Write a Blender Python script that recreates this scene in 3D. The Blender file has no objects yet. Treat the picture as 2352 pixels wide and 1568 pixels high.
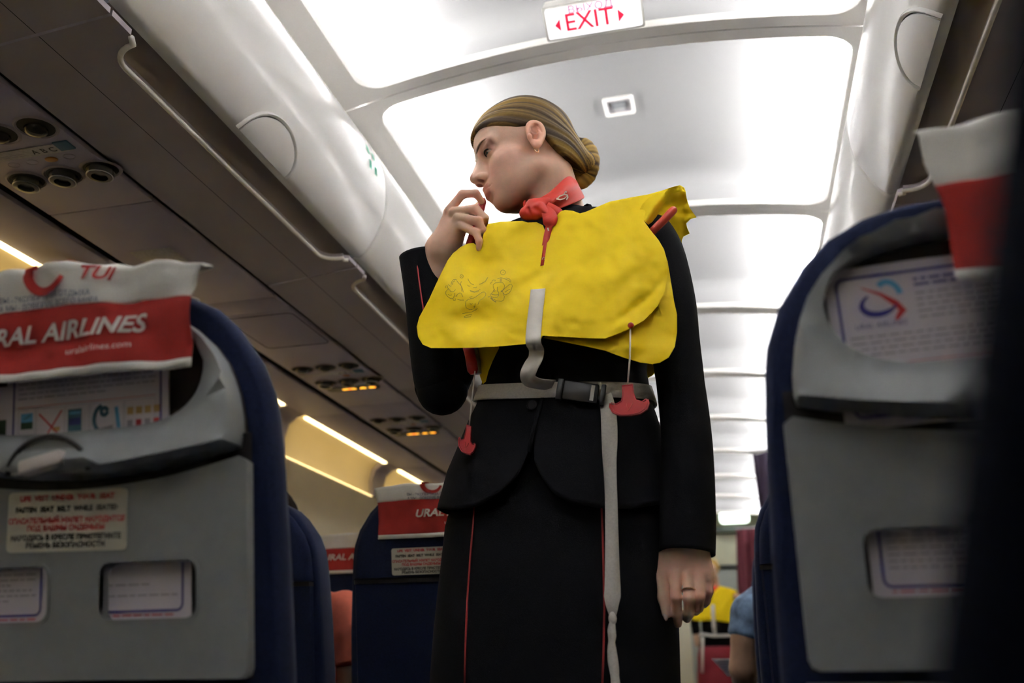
import bpy, bmesh, math, random
import numpy as np
from mathutils import Vector, Matrix
from mathutils.noise import noise as perlin
from mathutils.geometry import delaunay_2d_cdt

# ---------------------------------------------------------------- camera, world, exposure
H = 0.62                                    # camera height above the cabin floor
F = 2090.0                                  # focal length in pixels of the 2352 x 1568 frame
scene = bpy.context.scene
COL = scene.collection
CX, CY = 1176.0, 784.0
_a = np.array([1713 - CX, 1533 - CY]); _m = -0.0133
_d = (_a @ _a + F * F) / (_a[0] + _a[1] * _m)
_Y = np.array([_a[0], _a[1], F]); _Y /= np.linalg.norm(_Y)
_X = -np.array([_a[0] - _d, _a[1] - _m * _d, F]); _X /= np.linalg.norm(_X)
_Z = np.cross(_X, _Y)
if _Z[1] > 0: _Z = -_Z
RW = np.array([_X, _Y, _Z])                 # world axes in camera terms (right, down, forward)
cam = bpy.data.cameras.new('camera')
cam.sensor_width = 36.0
cam.lens = F / 2352 * 36.0
cam.clip_start = 0.02
cam.dof.use_dof = True
cam.dof.focus_distance = 1.62
cam.dof.aperture_fstop = 3.2
cob = bpy.data.objects.new('camera', cam)
COL.objects.link(cob)
_M = np.column_stack([RW[:, 0], -RW[:, 1], -RW[:, 2]])
cob.matrix_world = Matrix(((*_M[0], 0), (*_M[1], 0), (*_M[2], H), (0, 0, 0, 1)))
scene.camera = cob
world = bpy.data.worlds.new('world'); scene.world = world
world.use_nodes = True
world.node_tree.nodes['Background'].inputs[0].default_value = (0.05, 0.05, 0.055, 1)
world.node_tree.nodes['Background'].inputs[1].default_value = 0.3
scene.view_settings.view_transform = 'Standard'
scene.view_settings.look = 'None'
scene.view_settings.exposure = 1.95
scene.view_settings.gamma = 1.0
scene.view_settings.use_curve_mapping = False
COVE = 195.0                                 # ceiling cove lamps
SIDE = 1.7                                  # warm side wall lamps
scene.cycles.adaptive_threshold = 0.03
scene.cycles.max_bounces = 6
scene.cycles.diffuse_bounces = 4
scene.cycles.glossy_bounces = 2
scene.cycles.transmission_bounces = 3
scene.cycles.transparent_max_bounces = 4
scene.cycles.caustics_reflective = False
scene.cycles.caustics_refractive = False

rnd = random.Random(5)

def px(u, v, Y):                            # where the sight line of a pixel meets the cross section at Y
    r = RW @ np.array([u - CX, v - CY, F]); r = r / r[1] * Y
    return Vector((r[0], r[1], r[2] + H))
def pz(u, v, Z):                            # ... meets the level Z above the camera
    r = RW @ np.array([u - CX, v - CY, F]); r = r / r[2] * Z
    return Vector((r[0], r[1], r[2] + H))

# ---------------------------------------------------------------- materials
MATS = {}
def mat(name, col, rough=0.5, metal=0.0, var=0.06, scale=40.0, bump=0.0, bscale=None, emit=None, estr=0.0,
        trans=0.0, sss=0.0, alpha=1.0, coat=0.0, sheen=0.0, spec=0.5, attr=None):
    m = bpy.data.materials.new(name); m.use_nodes = True
    nt = m.node_tree; b = nt.nodes['Principled BSDF']
    tc = nt.nodes.new('ShaderNodeTexCoord')
    nz = nt.nodes.new('ShaderNodeTexNoise'); nz.inputs['Scale'].default_value = scale; nz.inputs['Detail'].default_value = 4
    nt.links.new(tc.outputs['Object'], nz.inputs['Vector'])
    rp = nt.nodes.new('ShaderNodeValToRGB')
    c = np.array(col[:3])
    rp.color_ramp.elements[0].position = 0.3; rp.color_ramp.elements[1].position = 0.7
    rp.color_ramp.elements[0].color = (*np.clip(c * (1 - var), 0, 1), 1)
    rp.color_ramp.elements[1].color = (*np.clip(c * (1 + var), 0, 1), 1)
    nt.links.new(nz.outputs['Fac'], rp.inputs['Fac'])
    out = rp.outputs['Color']
    if attr:
        at = nt.nodes.new('ShaderNodeAttribute'); at.attribute_name = attr
        mx = nt.nodes.new('ShaderNodeMix'); mx.data_type = 'RGBA'; mx.blend_type = 'MULTIPLY'; mx.inputs[0].default_value = 1
        nt.links.new(out, mx.inputs[6]); nt.links.new(at.outputs['Color'], mx.inputs[7]); out = mx.outputs[2]
    nt.links.new(out, b.inputs['Base Color'])
    b.inputs['Roughness'].default_value = rough; b.inputs['Metallic'].default_value = metal
    b.inputs['Specular IOR Level'].default_value = spec
    if coat: b.inputs['Coat Weight'].default_value = coat; b.inputs['Coat Roughness'].default_value = 0.15
    if sheen: b.inputs['Sheen Weight'].default_value = sheen
    if trans: b.inputs['Transmission Weight'].default_value = trans
    if sss:
        b.inputs['Subsurface Weight'].default_value = sss; b.inputs['Subsurface Radius'].default_value = (1.0, 0.35, 0.2)
        b.inputs['Subsurface Scale'].default_value = 0.006
    if alpha < 1: b.inputs['Alpha'].default_value = alpha
    if bump:
        bn = nt.nodes.new('ShaderNodeTexNoise'); bn.inputs['Scale'].default_value = bscale or scale * 4; bn.inputs['Detail'].default_value = 5
        nt.links.new(tc.outputs['Object'], bn.inputs['Vector'])
        bp = nt.nodes.new('ShaderNodeBump'); bp.inputs['Strength'].default_value = bump; bp.inputs['Distance'].default_value = 0.002
        nt.links.new(bn.outputs['Fac'], bp.inputs['Height']); nt.links.new(bp.outputs['Normal'], b.inputs['Normal'])
    if emit:
        b.inputs['Emission Color'].default_value = (*emit, 1); b.inputs['Emission Strength'].default_value = estr
    MATS[name] = m
    return m
def M(n): return MATS[n]
mat('bin', (.93, .925, .905), .22, var=.015, scale=6, coat=.4, bump=.02, bscale=300)
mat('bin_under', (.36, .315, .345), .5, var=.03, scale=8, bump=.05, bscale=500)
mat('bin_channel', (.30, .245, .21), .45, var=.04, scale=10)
mat('lip', (.92, .89, .84), .25, var=.02)
mat('psu', (.38, .345, .46), .5, var=.03, scale=9, bump=.05, bscale=500)
mat('seam', (.03, .028, .03), .8)
mat('frame', (.94, .915, .88), .4, var=.02, scale=5)
mat('dome', (.275, .275, .278), .6, var=.01, scale=3)
mat('wall', (.80, .70, .48), .5, var=.03, scale=5)
mat('floor', (.05, .06, .09), .95, var=.3, scale=200, bump=.4)
mat('cove_lamp', (1, 1, 1), emit=(1.0, .985, .97), estr=COVE)
mat('side_lamp', (1, .9, .7), emit=(1.0, .77, .36), estr=SIDE)
mat('sill_lamp', (1, .85, .6), emit=(1.0, .74, .34), estr=SIDE * .38)
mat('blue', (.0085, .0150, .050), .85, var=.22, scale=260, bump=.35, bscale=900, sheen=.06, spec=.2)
mat('blue_shaded', (.0025, .0038, .0095), .9, var=.2, scale=260, bump=.3, bscale=900, spec=.08)  # blue cloth darkened for the near seat: its shade put into the colour
mat('shell', (.225, .24, .248), .42, var=.04, scale=60, bump=.06, bscale=900)
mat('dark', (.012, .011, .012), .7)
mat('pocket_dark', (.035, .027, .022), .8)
mat('black_plastic', (.015, .015, .016), .35)
mat('latch', (.52, .47, .45), .35, var=.03)
mat('paper', (.66, .62, .69), .55, var=.02, scale=20)
mat('sticker', (.58, .56, .47), .5, var=.05, scale=30)
mat('ink_red', (.52, .035, .04), .6)
mat('ink_black', (.03, .03, .03), .6)
mat('ink_blue', (.045, .04, .26), .6)
mat('ink_sky', (.12, .40, .70), .6)
mat('ink_grey', (.33, .31, .37), .6)
mat('ink_teal', (.06, .16, .24), .6)
mat('ink_green', (.04, .09, .05), .6)
mat('ink_ochre', (.50, .33, .13), .6)
mat('cover_white', (.74, .735, .70), .9, var=.05, scale=30, bump=.4, bscale=500)
mat('cover_red', (.38, .026, .022), .9, var=.10, scale=40, bump=.4, bscale=500)
mat('cover_letter', (.68, .66, .64), .9)
mat('cover_ink', (.10, .12, .20), .9)
mat('aluminium', (.55, .55, .57), .3, 1.0)
mat('sign_face', (.9, .9, .95), .5, emit=(.95, .96, 1.0), estr=.30)
mat('sign_red', (.75, .01, .05), .5, emit=(.85, .02, .08), estr=.16)
mat('sign_thin', (.40, .12, .26), .5, emit=(.45, .12, .28), estr=.16)
mat('sign_case', (.78, .77, .72), .35)
mat('amber', (.9, .4, .02), .5, emit=(1.0, .42, .03), estr=.6)
mat('amber_red', (.9, .2, .02), .5, emit=(1.0, .16, .02), estr=.5)
mat('green', (.02, .33, .20), .5)
mat('lens', (.40, .39, .41), .3, var=.15, scale=120)
mat('vent_grey', (.42, .41, .40), .5)
mat('gasper', (.03, .03, .032), .25, coat=.5)
mat('button_amber', (.40, .18, .03), .4)

# ---------------------------------------------------------------- object helpers
def link(o, parent=None):
    COL.objects.link(o)
    if parent is not None: o.parent = parent
    return o
def tag(o, label=None, cat=None, group=None, kind=None):
    if label: o['label'] = label
    if cat: o['category'] = cat
    if group: o['group'] = group
    if kind: o['kind'] = kind
    return o
def empty(name, loc=(0, 0, 0), label=None, cat=None, group=None, rz=0):
    o = bpy.data.objects.new(name, None); link(o); o.location = loc; o.rotation_euler = (0, 0, rz)
    o.empty_display_size = .1
    return tag(o, label, cat, group)
def mesh_obj(name, verts, faces, m, parent=None, smooth=True, angle=None, local=True):
    """one mesh object; verts are in the parent's frame (parents have no rotation unless noted)"""
    me = bpy.data.meshes.new(name)
    me.from_pydata([tuple(v) for v in verts], [], faces)
    me.validate(); me.update()
    bm = bmesh.new(); bm.from_mesh(me); bmesh.ops.recalc_face_normals(bm, faces=bm.faces); bm.to_mesh(me); bm.free()
    if isinstance(m, (list, tuple)):
        for x in m: me.materials.append(x if not isinstance(x, str) else M(x))
    else: me.materials.append(M(m) if isinstance(m, str) else m)
    if smooth:
        me.polygons.foreach_set('use_smooth', [True] * len(me.polygons))
        if angle: 
            try: me.set_sharp_from_angle(angle=math.radians(angle))
            except Exception: pass
    o = bpy.data.objects.new(name, me)
    return link(o, parent)
def off(verts, o):
    """world verts into the frame of an unrotated parent"""
    w = Vector((0, 0, 0))
    while o is not None: w = w + o.location; o = o.parent
    return [Vector(v) - w for v in verts]
def wobj(name, verts, faces, m, parent=None, **k):
    return mesh_obj(name, off(verts, parent) if parent is not None else verts, faces, m, parent, **k)
class MB:
    def __init__(s): s.v = []; s.f = []
    def add(s, v, f):
        n = len(s.v); s.v += [Vector(x) for x in v]; s.f += [tuple(i + n for i in q) for q in f]; return s
    def box(s, c, d, R=None, bev=0.0):
        c = Vector(c); hx, hy, hz = d[0] / 2, d[1] / 2, d[2] / 2
        if bev <= 0:
            vs = [Vector((x, y, z)) for x in (-hx, hx) for y in (-hy, hy) for z in (-hz, hz)]
            fs = [(0, 1, 3, 2), (4, 6, 7, 5), (0, 4, 5, 1), (2, 3, 7, 6), (0, 2, 6, 4), (1, 5, 7, 3)]
        else:
            bm = bmesh.new(); bmesh.ops.create_cube(bm, size=1)
            for v in bm.verts: v.co = Vector((v.co.x * d[0], v.co.y * d[1], v.co.z * d[2]))
            bmesh.ops.bevel(bm, geom=list(bm.edges), offset=min(bev, .49 * min(d)), segments=2, affect='EDGES', profile=.5)
            bm.verts.index_update()
            vs = [v.co.copy() for v in bm.verts]; fs = [tuple(v.index for v in f.verts) for f in bm.faces]; bm.free()
        if R is not None: vs = [R @ v for v in vs]
        return s.add([v + c for v in vs], fs)
    def tube(s, pts, rad, n=10, cap=True):
        pts = [Vector(p) for p in pts]
        if not isinstance(rad, (list, tuple)): rad = [rad] * len(pts)
        rings = []; up = None
        for i, p in enumerate(pts):
            t = (pts[min(i + 1, len(pts) - 1)] - pts[max(i - 1, 0)]).normalized()
            if up is None:
                up = t.orthogonal().normalized()
            up = (up - t * up.dot(t)).normalized(); w = t.cross(up)
            rings.append([p + (up * math.cos(a) + w * math.sin(a)) * rad[i] for a in [2 * math.pi * k / n for k in range(n)]])
        return s.loft(rings, True, cap)
    def loft(s, rings, closed=True, cap=True):
        n = len(rings[0]); vs = [p for r in rings for p in r]; fs = []
        for i in range(len(rings) - 1):
            for j in range(n if closed else n - 1):
                k = (j + 1) % n
                fs.append((i * n + j, i * n + k, (i + 1) * n + k, (i + 1) * n + j))
        if cap and closed:
            fs.append(tuple(range(n - 1, -1, -1))); fs.append(tuple((len(rings) - 1) * n + j for j in range(n)))
        return s.add(vs, fs)
    def ribbon(s, pts, wid, side, th=.0015):
        """flat band along pts; side = width direction (vector or list); has thickness"""
        pts = [Vector(p) for p in pts]; n = len(pts); rings = []
        for i, p in enumerate(pts):
            t = (pts[min(i + 1, n - 1)] - pts[max(i - 1, 0)]).normalized()
            sd = Vector(side[i] if isinstance(side, list) else side); sd = (sd - t * sd.dot(t)).normalized()
            w = wid[i] if isinstance(wid, list) else wid; nn = t.cross(sd)
            rings.append([p + sd * w / 2 + nn * th / 2, p - sd * w / 2 + nn * th / 2, p - sd * w / 2 - nn * th / 2, p + sd * w / 2 - nn * th / 2])
        return s.loft(rings)
    def build(s, name, m, parent=None, **k): return wobj(name, s.v, s.f, m, parent, **k)
def ellip(c, r, n=16, m=10, R=None):
    vs, fs = [], []
    for i in range(m + 1):
        a = math.pi * i / m
        for j in range(n):
            b = 2 * math.pi * j / n
            v = Vector((r[0] * math.sin(a) * math.cos(b), r[1] * math.sin(a) * math.sin(b), r[2] * math.cos(a)))
            vs.append((R @ v if R is not None else v) + Vector(c))
    for i in range(m):
        for j in range(n): fs.append((i * n + j, i * n + (j + 1) % n, (i + 1) * n + (j + 1) % n, (i + 1) * n + j))
    return vs, fs
def rrect(x0, x1, y0, y1, r, n=6):
    out = []
    for cx, cy, a0 in ((x1 - r, y1 - r, 0), (x0 + r, y1 - r, 90), (x0 + r, y0 + r, 180), (x1 - r, y0 + r, 270)):
        for i in range(n + 1):
            a = math.radians(a0 + 90 * i / n); out.append((cx + r * math.cos(a), cy + r * math.sin(a)))
    return out
def resample(poly, step):
    out = []
    n = len(poly)
    for i in range(n):
        a = Vector(poly[i]); b = Vector(poly[(i + 1) % n]); k = max(1, int(round((b - a).length / step)))
        for j in range(k): out.append(tuple(a.lerp(b, j / k)))
    return out
def inside(p, poly):
    c = False; n = len(poly); x, y = p; j = n - 1
    for i in range(n):
        xi, yi = poly[i]; xj, yj = poly[j]
        if (yi > y) != (yj > y) and x < (xj - xi) * (y - yi) / (yj - yi + 1e-12) + xi: c = not c
        j = i
    return c
def fill2d(outer, holes=(), step=None):
    """triangulated planar region with holes and an interior grid; returns verts2d, tris, boundary loops"""
    loops = [list(outer)] + [list(h) for h in holes]
    if step: loops = [resample(l, step) for l in loops]
    vs, es = [], []
    for l in loops:
        n = len(vs); vs += [Vector(p) for p in l]; es += [(n + i, n + (i + 1) % len(l)) for i in range(len(l))]
    if step:
        xs = [p[0] for p in loops[0]]; ys = [p[1] for p in loops[0]]
        g = step
        nx = int((max(xs) - min(xs)) / g) + 1; ny = int((max(ys) - min(ys)) / g) + 1
        B = np.array([p for l in loops for p in l])
        for i in range(nx):
            for j in range(ny):
                p = (min(xs) + (i + .5 + .25 * (j % 2)) * g, min(ys) + (j + .5) * g)
                if inside(p, loops[0]) and not any(inside(p, h) for h in loops[1:]):
                    if np.min((B[:, 0] - p[0]) ** 2 + (B[:, 1] - p[1]) ** 2) > (.45 * g) ** 2: vs.append(Vector(p))
    r = delaunay_2d_cdt(vs, es, [], 2, 1e-7)
    V = [tuple(v) for v in r[0]]; T = []
    for f in r[2]:
        c = (sum(V[i][0] for i in f) / 3, sum(V[i][1] for i in f) / 3)
        if inside(c, loops[0]) and not any(inside(c, h) for h in loops[1:]): T.append(tuple(f))
    return V, T
def slab(V, T, fn_a, fn_b):
    """closed solid from a planar triangulation: front face fn_a, back face fn_b"""
    n = len(V); vs = [fn_a(*p) for p in V] + [fn_b(*p) for p in V]
    cnt = {}
    for t in T:
        for i in range(3):
            a, b = t[i], t[(i + 1) % 3]; cnt.setdefault((min(a, b), max(a, b)), []).append((a, b))
    fs = [tuple(t) for t in T] + [tuple(i + n for i in reversed(t)) for t in T]
    for k, l in cnt.items():
        if len(l) == 1: a, b = l[0]; fs.append((b, a, a + n, b + n))
    return vs, fs
_tc = {}
def text2d(s, size=1.0, shear=0.0, bold=0.0, align='CENTER', res=3, wide=1.0):
    """flat letter mesh (verts 2d, faces); cap height is about .7 * size"""
    cu = bpy.data.curves.new('t', 'FONT'); cu.body = s; cu.size = 1.0; cu.shear = shear; cu.offset = bold / size
    cu.align_x = align; cu.align_y = 'CENTER'; cu.resolution_u = res; cu.fill_mode = 'FRONT'
    o = bpy.data.objects.new('t', cu); COL.objects.link(o)
    dg = bpy.context.evaluated_depsgraph_get(); me = bpy.data.meshes.new_from_object(o.evaluated_get(dg))
    v = [(p.co.x * wide * size, p.co.y * size) for p in me.vertices]; f = [tuple(p.vertices) for p in me.polygons]
    bpy.data.objects.remove(o); bpy.data.curves.remove(cu); bpy.data.meshes.remove(me)
    return v, f
def stroke2d(pts, w):
    """flat line drawing: a polyline of width w as quads; w may be a list"""
    v, f = [], []
    P = [Vector(p) for p in pts]
    for i, p in enumerate(P):
        t = (P[min(i + 1, len(P) - 1)] - P[max(i - 1, 0)])
        t = t.normalized() if t.length > 0 else Vector((1, 0)); n = Vector((-t.y, t.x)); ww = w[i] if isinstance(w, (list, tuple)) else w
        v += [tuple(p + n * ww / 2), tuple(p - n * ww / 2)]
    for i in range(len(P) - 1): f.append((2 * i, 2 * i + 1, 2 * i + 3, 2 * i + 2))
    return v, f
def arc2d(cx, cy, rx, ry, a0, a1, n=16, rot=0):
    o = []
    for i in range(n + 1):
        a = math.radians(a0 + (a1 - a0) * i / n); x, y = rx * math.cos(a), ry * math.sin(a); r = math.radians(rot)
        o.append((cx + x * math.cos(r) - y * math.sin(r), cy + x * math.sin(r) + y * math.cos(r)))
    return o
class Print:
    """flat print collected by ink and laid on a surface by a mapping function"""
    def __init__(s, fn): s.fn = fn; s.d = {}
    def put(s, ink, vf, dx=0, dy=0, rot=0.0, sc=1.0):
        v, f = vf; mb = s.d.setdefault(ink, MB()); c, q = math.cos(rot), math.sin(rot)
        mb.add([s.fn(dx + sc * (x * c - y * q), dy + sc * (x * q + y * c)) for x, y in v], f); return s
    def rect(s, ink, x0, x1, y0, y1): return s.put(ink, ([(x0, y0), (x1, y0), (x1, y1), (x0, y1)], [(0, 1, 2, 3)]))
    def build(s, parent, name='print'):
        for ink, mb in s.d.items():
            o = wobj(name, mb.v, mb.f, ink, parent, smooth=False)
            if name == 'print': o['kind'] = 'stuff'            # greeked lines far too small to pick apart
def noise1(x, seed=0): 
    return math.sin(x * 1.7 + seed) * .5 + math.sin(x * 3.1 + seed * 2.3) * .3 + math.sin(x * 6.3 + seed * .7) * .2
def copy_tree(o, parent=None, dx=None):
    c = o.copy(); COL.objects.link(c)
    if parent is not None: c.parent = parent
    for ch in list(o.children): copy_tree(ch, c)
    return c

# ---------------------------------------------------------------- cabin shell
XC = -0.245                                 # middle of the aisle and of the cabin
MOD = 1.066; Y0 = 1.07                      # panel and bin modules along the cabin
YB, YE = -2.128, 10.664
def cp(side, hw, y, z): return Vector((XC + side * hw, y, z + H))    # half width, along, level above the camera
def arch(hw): return 1.565 + .095 * (1 - (hw / .78) ** 2)

wobj('floor', [(-2.2, YB, 0), (1.7, YB, 0), (1.7, 12.2, 0), (-2.2, 12.2, 0)], [(0, 1, 2, 3)], 'floor', smooth=False)['kind'] = 'structure'
mb = MB(); mb.box((XC, YB - .02, 1.2), (4, .04, 2.6)); mb.build('wall_back', 'wall', smooth=False)['kind'] = 'structure'
PROF = [(1.452, 1.03), (1.50, 1.028), (1.545, .99), (1.558, .93), (1.552, .862), (1.54, .85), (1.545, .835), (1.60, .6), (1.66, .3), (1.685, 0), (1.66, -.3), (1.60, -.62)]
for side, nm in ((-1, 'wall_left'), (1, 'wall_right')):
    mb = MB()
    ys = [YB, 2, 5, 8, YE + 1.3]
    mb.loft([[cp(side, h, y, z) for h, z in PROF] + [cp(side, h + .03, y, z) for h, z in reversed(PROF)] for y in ys])
    w = mb.build(nm, 'wall', angle=40); w['kind'] = 'structure'
    # ribs between the lit side panels
    for k in range(-2, 7):
        y0 = 3.42 + 1.13 * k
        rib = MB(); n = 8
        pr = [(1.452, 1.018), (1.49, 1.012), (1.525, .985), (1.540, .93), (1.536, .855)]
        rib.loft([[cp(side, h, y, z) for h, z in pr] + [cp(side, h + .04, y, z + .02) for h, z in reversed(pr)] for y in (y0 - .19, y0 - .03)])
        rib.build('panel_rib', 'psu', w, angle=50)
        lamp = MB()
        lamp.loft([[cp(side, 1.456, y, 1.012), cp(side, 1.474, y, 1.012), cp(side, 1.474, y, 1.02), cp(side, 1.456, y, 1.02)] for y in (y0, y0 + .92)])
        lamp.build('side_lamp', 'side_lamp', w, smooth=False)
        lp = MB()
        lp.loft([[cp(side, 1.536, y, .849), cp(side, 1.541, y, .849), cp(side, 1.541, y, .853), cp(side, 1.536, y, .853)] for y in (y0 - .02, y0 + .94)])
        lp.build('sill_lamp', 'sill_lamp', w, smooth=False)

# ceiling: arched frames with rounded openings, recessed domes above, lamps hidden behind the frame sides
ceil = empty('ceiling', (XC, 4, H + 1.6)); ceil['kind'] = 'structure'
hole = rrect(-.686, .686, .045, MOD - .045, .075, 6)
V, T = fill2d(rrect(-.80, .80, .002, MOD - .002, .001, 1), [hole], .09)
fv, ff = slab(V, T, lambda x, y: Vector((x, y, arch(x))), lambda x, y: Vector((x, y, arch(x) + .022)))
dv, df = [], []
dpr = [(-.87, 1.59), (-.87, 1.66), (-.85, 1.70), (-.80, 1.725)] + [(x, arch(x) + .15) for x in np.linspace(-.74, .74, 25)] + [(.80, 1.725), (.85, 1.70), (.87, 1.66), (.87, 1.59)]
ny = [.001, .012, .03, .06, .12, .5, .94, 1.006, 1.036, 1.054, 1.065]
for y in ny:
    e = min(y, MOD - y); drop = .045 * max(0, 1 - e / .06) ** 2
    dv += [Vector((x, y, z - drop)) for x, z in dpr]
n = len(dpr)
for i in range(len(ny) - 1):
    for j in range(n - 1): df.append((i * n + j, i * n + j + 1, (i + 1) * n + j + 1, (i + 1) * n + j))
for e in (0, (len(ny) - 1) * n):
    base = len(dv); y = ny[0] if e == 0 else ny[-1]
    for j in range(n): dv.append(Vector((dpr[j][0], y, 1.59 if abs(dpr[j][0]) > .78 else arch(dpr[j][0]) + .015)))
    for j in range(n - 1): df.append((e + j, e + j + 1, base + j + 1, base + j))
fr0 = dm0 = None
for k in range(-3, 9):
    y = Y0 + MOD * k
    if fr0 is None:
        fr0 = mesh_obj('ceiling_frame', fv, ff, 'frame', ceil, angle=40); dm0 = mesh_obj('ceiling_panel', dv, df, 'dome', ceil, angle=60); a, b = fr0, dm0
    else:
        a = fr0.copy(); b = dm0.copy(); COL.objects.link(a); COL.objects.link(b)
    for o in (a, b): o.location = (0, y - 4, -1.6)
for s in (-1, 1):
    lm = MB(); lm.tube([cp(s, .717, YB + .05, 1.602), cp(s, .717, YE - .05, 1.602)], .006, 8)
    lm.build('cove_lamp', 'cove_lamp', ceil)

# ceiling vent in the panel above the crew member
vt = empty('ceiling_vent', (XC, 2.66, arch(0) + .15 + H), 'small square grey speaker grille in the middle of the lit ceiling panel', 'vent')
V, T = fill2d(rrect(-.052, .052, -.052, .052, .012, 4), [rrect(-.040, .040, -.040, .040, .006, 3)])
v, f = slab(V, T, lambda x, y: Vector((x, y, -.010)), lambda x, y: Vector((x, y, .004)))
mesh_obj('bezel', v, f, 'frame', vt, angle=30)
mb = MB(); mb.box((0, 0, 0), (.082, .082, .006)); wv = mesh_obj('grille', mb.v, mb.f, 'lens', vt, smooth=False)
mb = MB(); mb.box((0, -.004, -.004), (.046, .030, .004)); mesh_obj('lens', mb.v, mb.f, 'shell', vt, smooth=False)

# exit sign under the ceiling
es = empty('exit_sign', (-.238, 2.01, H + 1.62), 'lit white exit sign with red letters and arrows hanging from the ceiling', 'sign')
c0 = [px(1246, 18, 1.955), px(1255, 97, 2.035), px(1480, 61, 2.035), px(1476, -22, 1.955)]
ex = ((c0[2] - c0[1]) + (c0[3] - c0[0])).normalized(); ey = ((c0[0] - c0[1]) + (c0[3] - c0[2])); ey = (ey - ex * ey.dot(ex)).normalized(); en = ex.cross(ey)
if en.y > 0: en = -en
ec = sum(c0, Vector()) / 4; ew = ((c0[2] - c0[1]).length + (c0[3] - c0[0]).length) / 2; eh = ((c0[0] - c0[1]).length + (c0[3] - c0[2]).length) / 2
def em(x, y, d=0): return ec + ex * x + ey * y + en * d
V, T = fill2d(rrect(-ew / 2, ew / 2, -eh / 2, eh / 2, .006, 3))
v, f = slab(V, T, lambda x, y: em(x, y, 0), lambda x, y: em(x * .98, y * .95, -.05)); wobj('case', v, f, 'sign_case', es, angle=30)
V, T = fill2d(rrect(-ew / 2 + .007, ew / 2 - .007, -eh / 2 + .006, eh / 2 - .008, .006, 3))
v, f = slab(V, T, lambda x, y: em(x, y, .004), lambda x, y: em(x, y, -.001)); face = wobj('face', v, f, 'sign_face', es, angle=30)
p = Print(lambda x, y: em(x, y, .0052))
p.put('sign_red', text2d('EXIT', .066, bold=.0005, wide=.98), -.012, -.004)
p.put('sign_thin', text2d('ВЫХОД', .026, bold=0.0, wide=1.25), -.004, .0300)
p.put('sign_red', ([(-.105, -.005), (-.090, .012), (-.090, -.022)], [(0, 1, 2)])).put('sign_red', ([(.066, .012), (.066, -.022), (.082, -.005)], [(0, 1, 2)]))
p.build(es, 'lettering')

# ---------------------------------------------------------------- overhead bins
DOOR = [(.690, 1.079), (.676, 1.090), (.660, 1.112), (.645, 1.140), (.632, 1.172), (.6255, 1.190), (.6195, 1.225), (.618, 1.26), (.622, 1.31), (.632, 1.35), (.648, 1.39), (.672, 1.43), (.705, 1.47), (.745, 1.515), (.782, 1.555)]
_s = [0.0]
for a, b in zip(DOOR, DOOR[1:]): _s.append(_s[-1] + math.dist(a, b))
def door(s, o=0.0):
    """point of the door profile at arc length s from the lower edge, o outwards"""
    s = max(0, min(_s[-1] - 1e-6, s))
    i = max(j for j in range(len(_s) - 1) if _s[j] <= s); t = (s - _s[i]) / (_s[i + 1] - _s[i])
    a, b = DOOR[i], DOOR[i + 1]; tx, tz = b[0] - a[0], b[1] - a[1]; l = math.hypot(tx, tz)
    return a[0] + tx * t - tz / l * o, a[1] + tz * t + tx / l * o
bottom_z = lambda hw: 1.049 - (hw - .759) * .092
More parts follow.
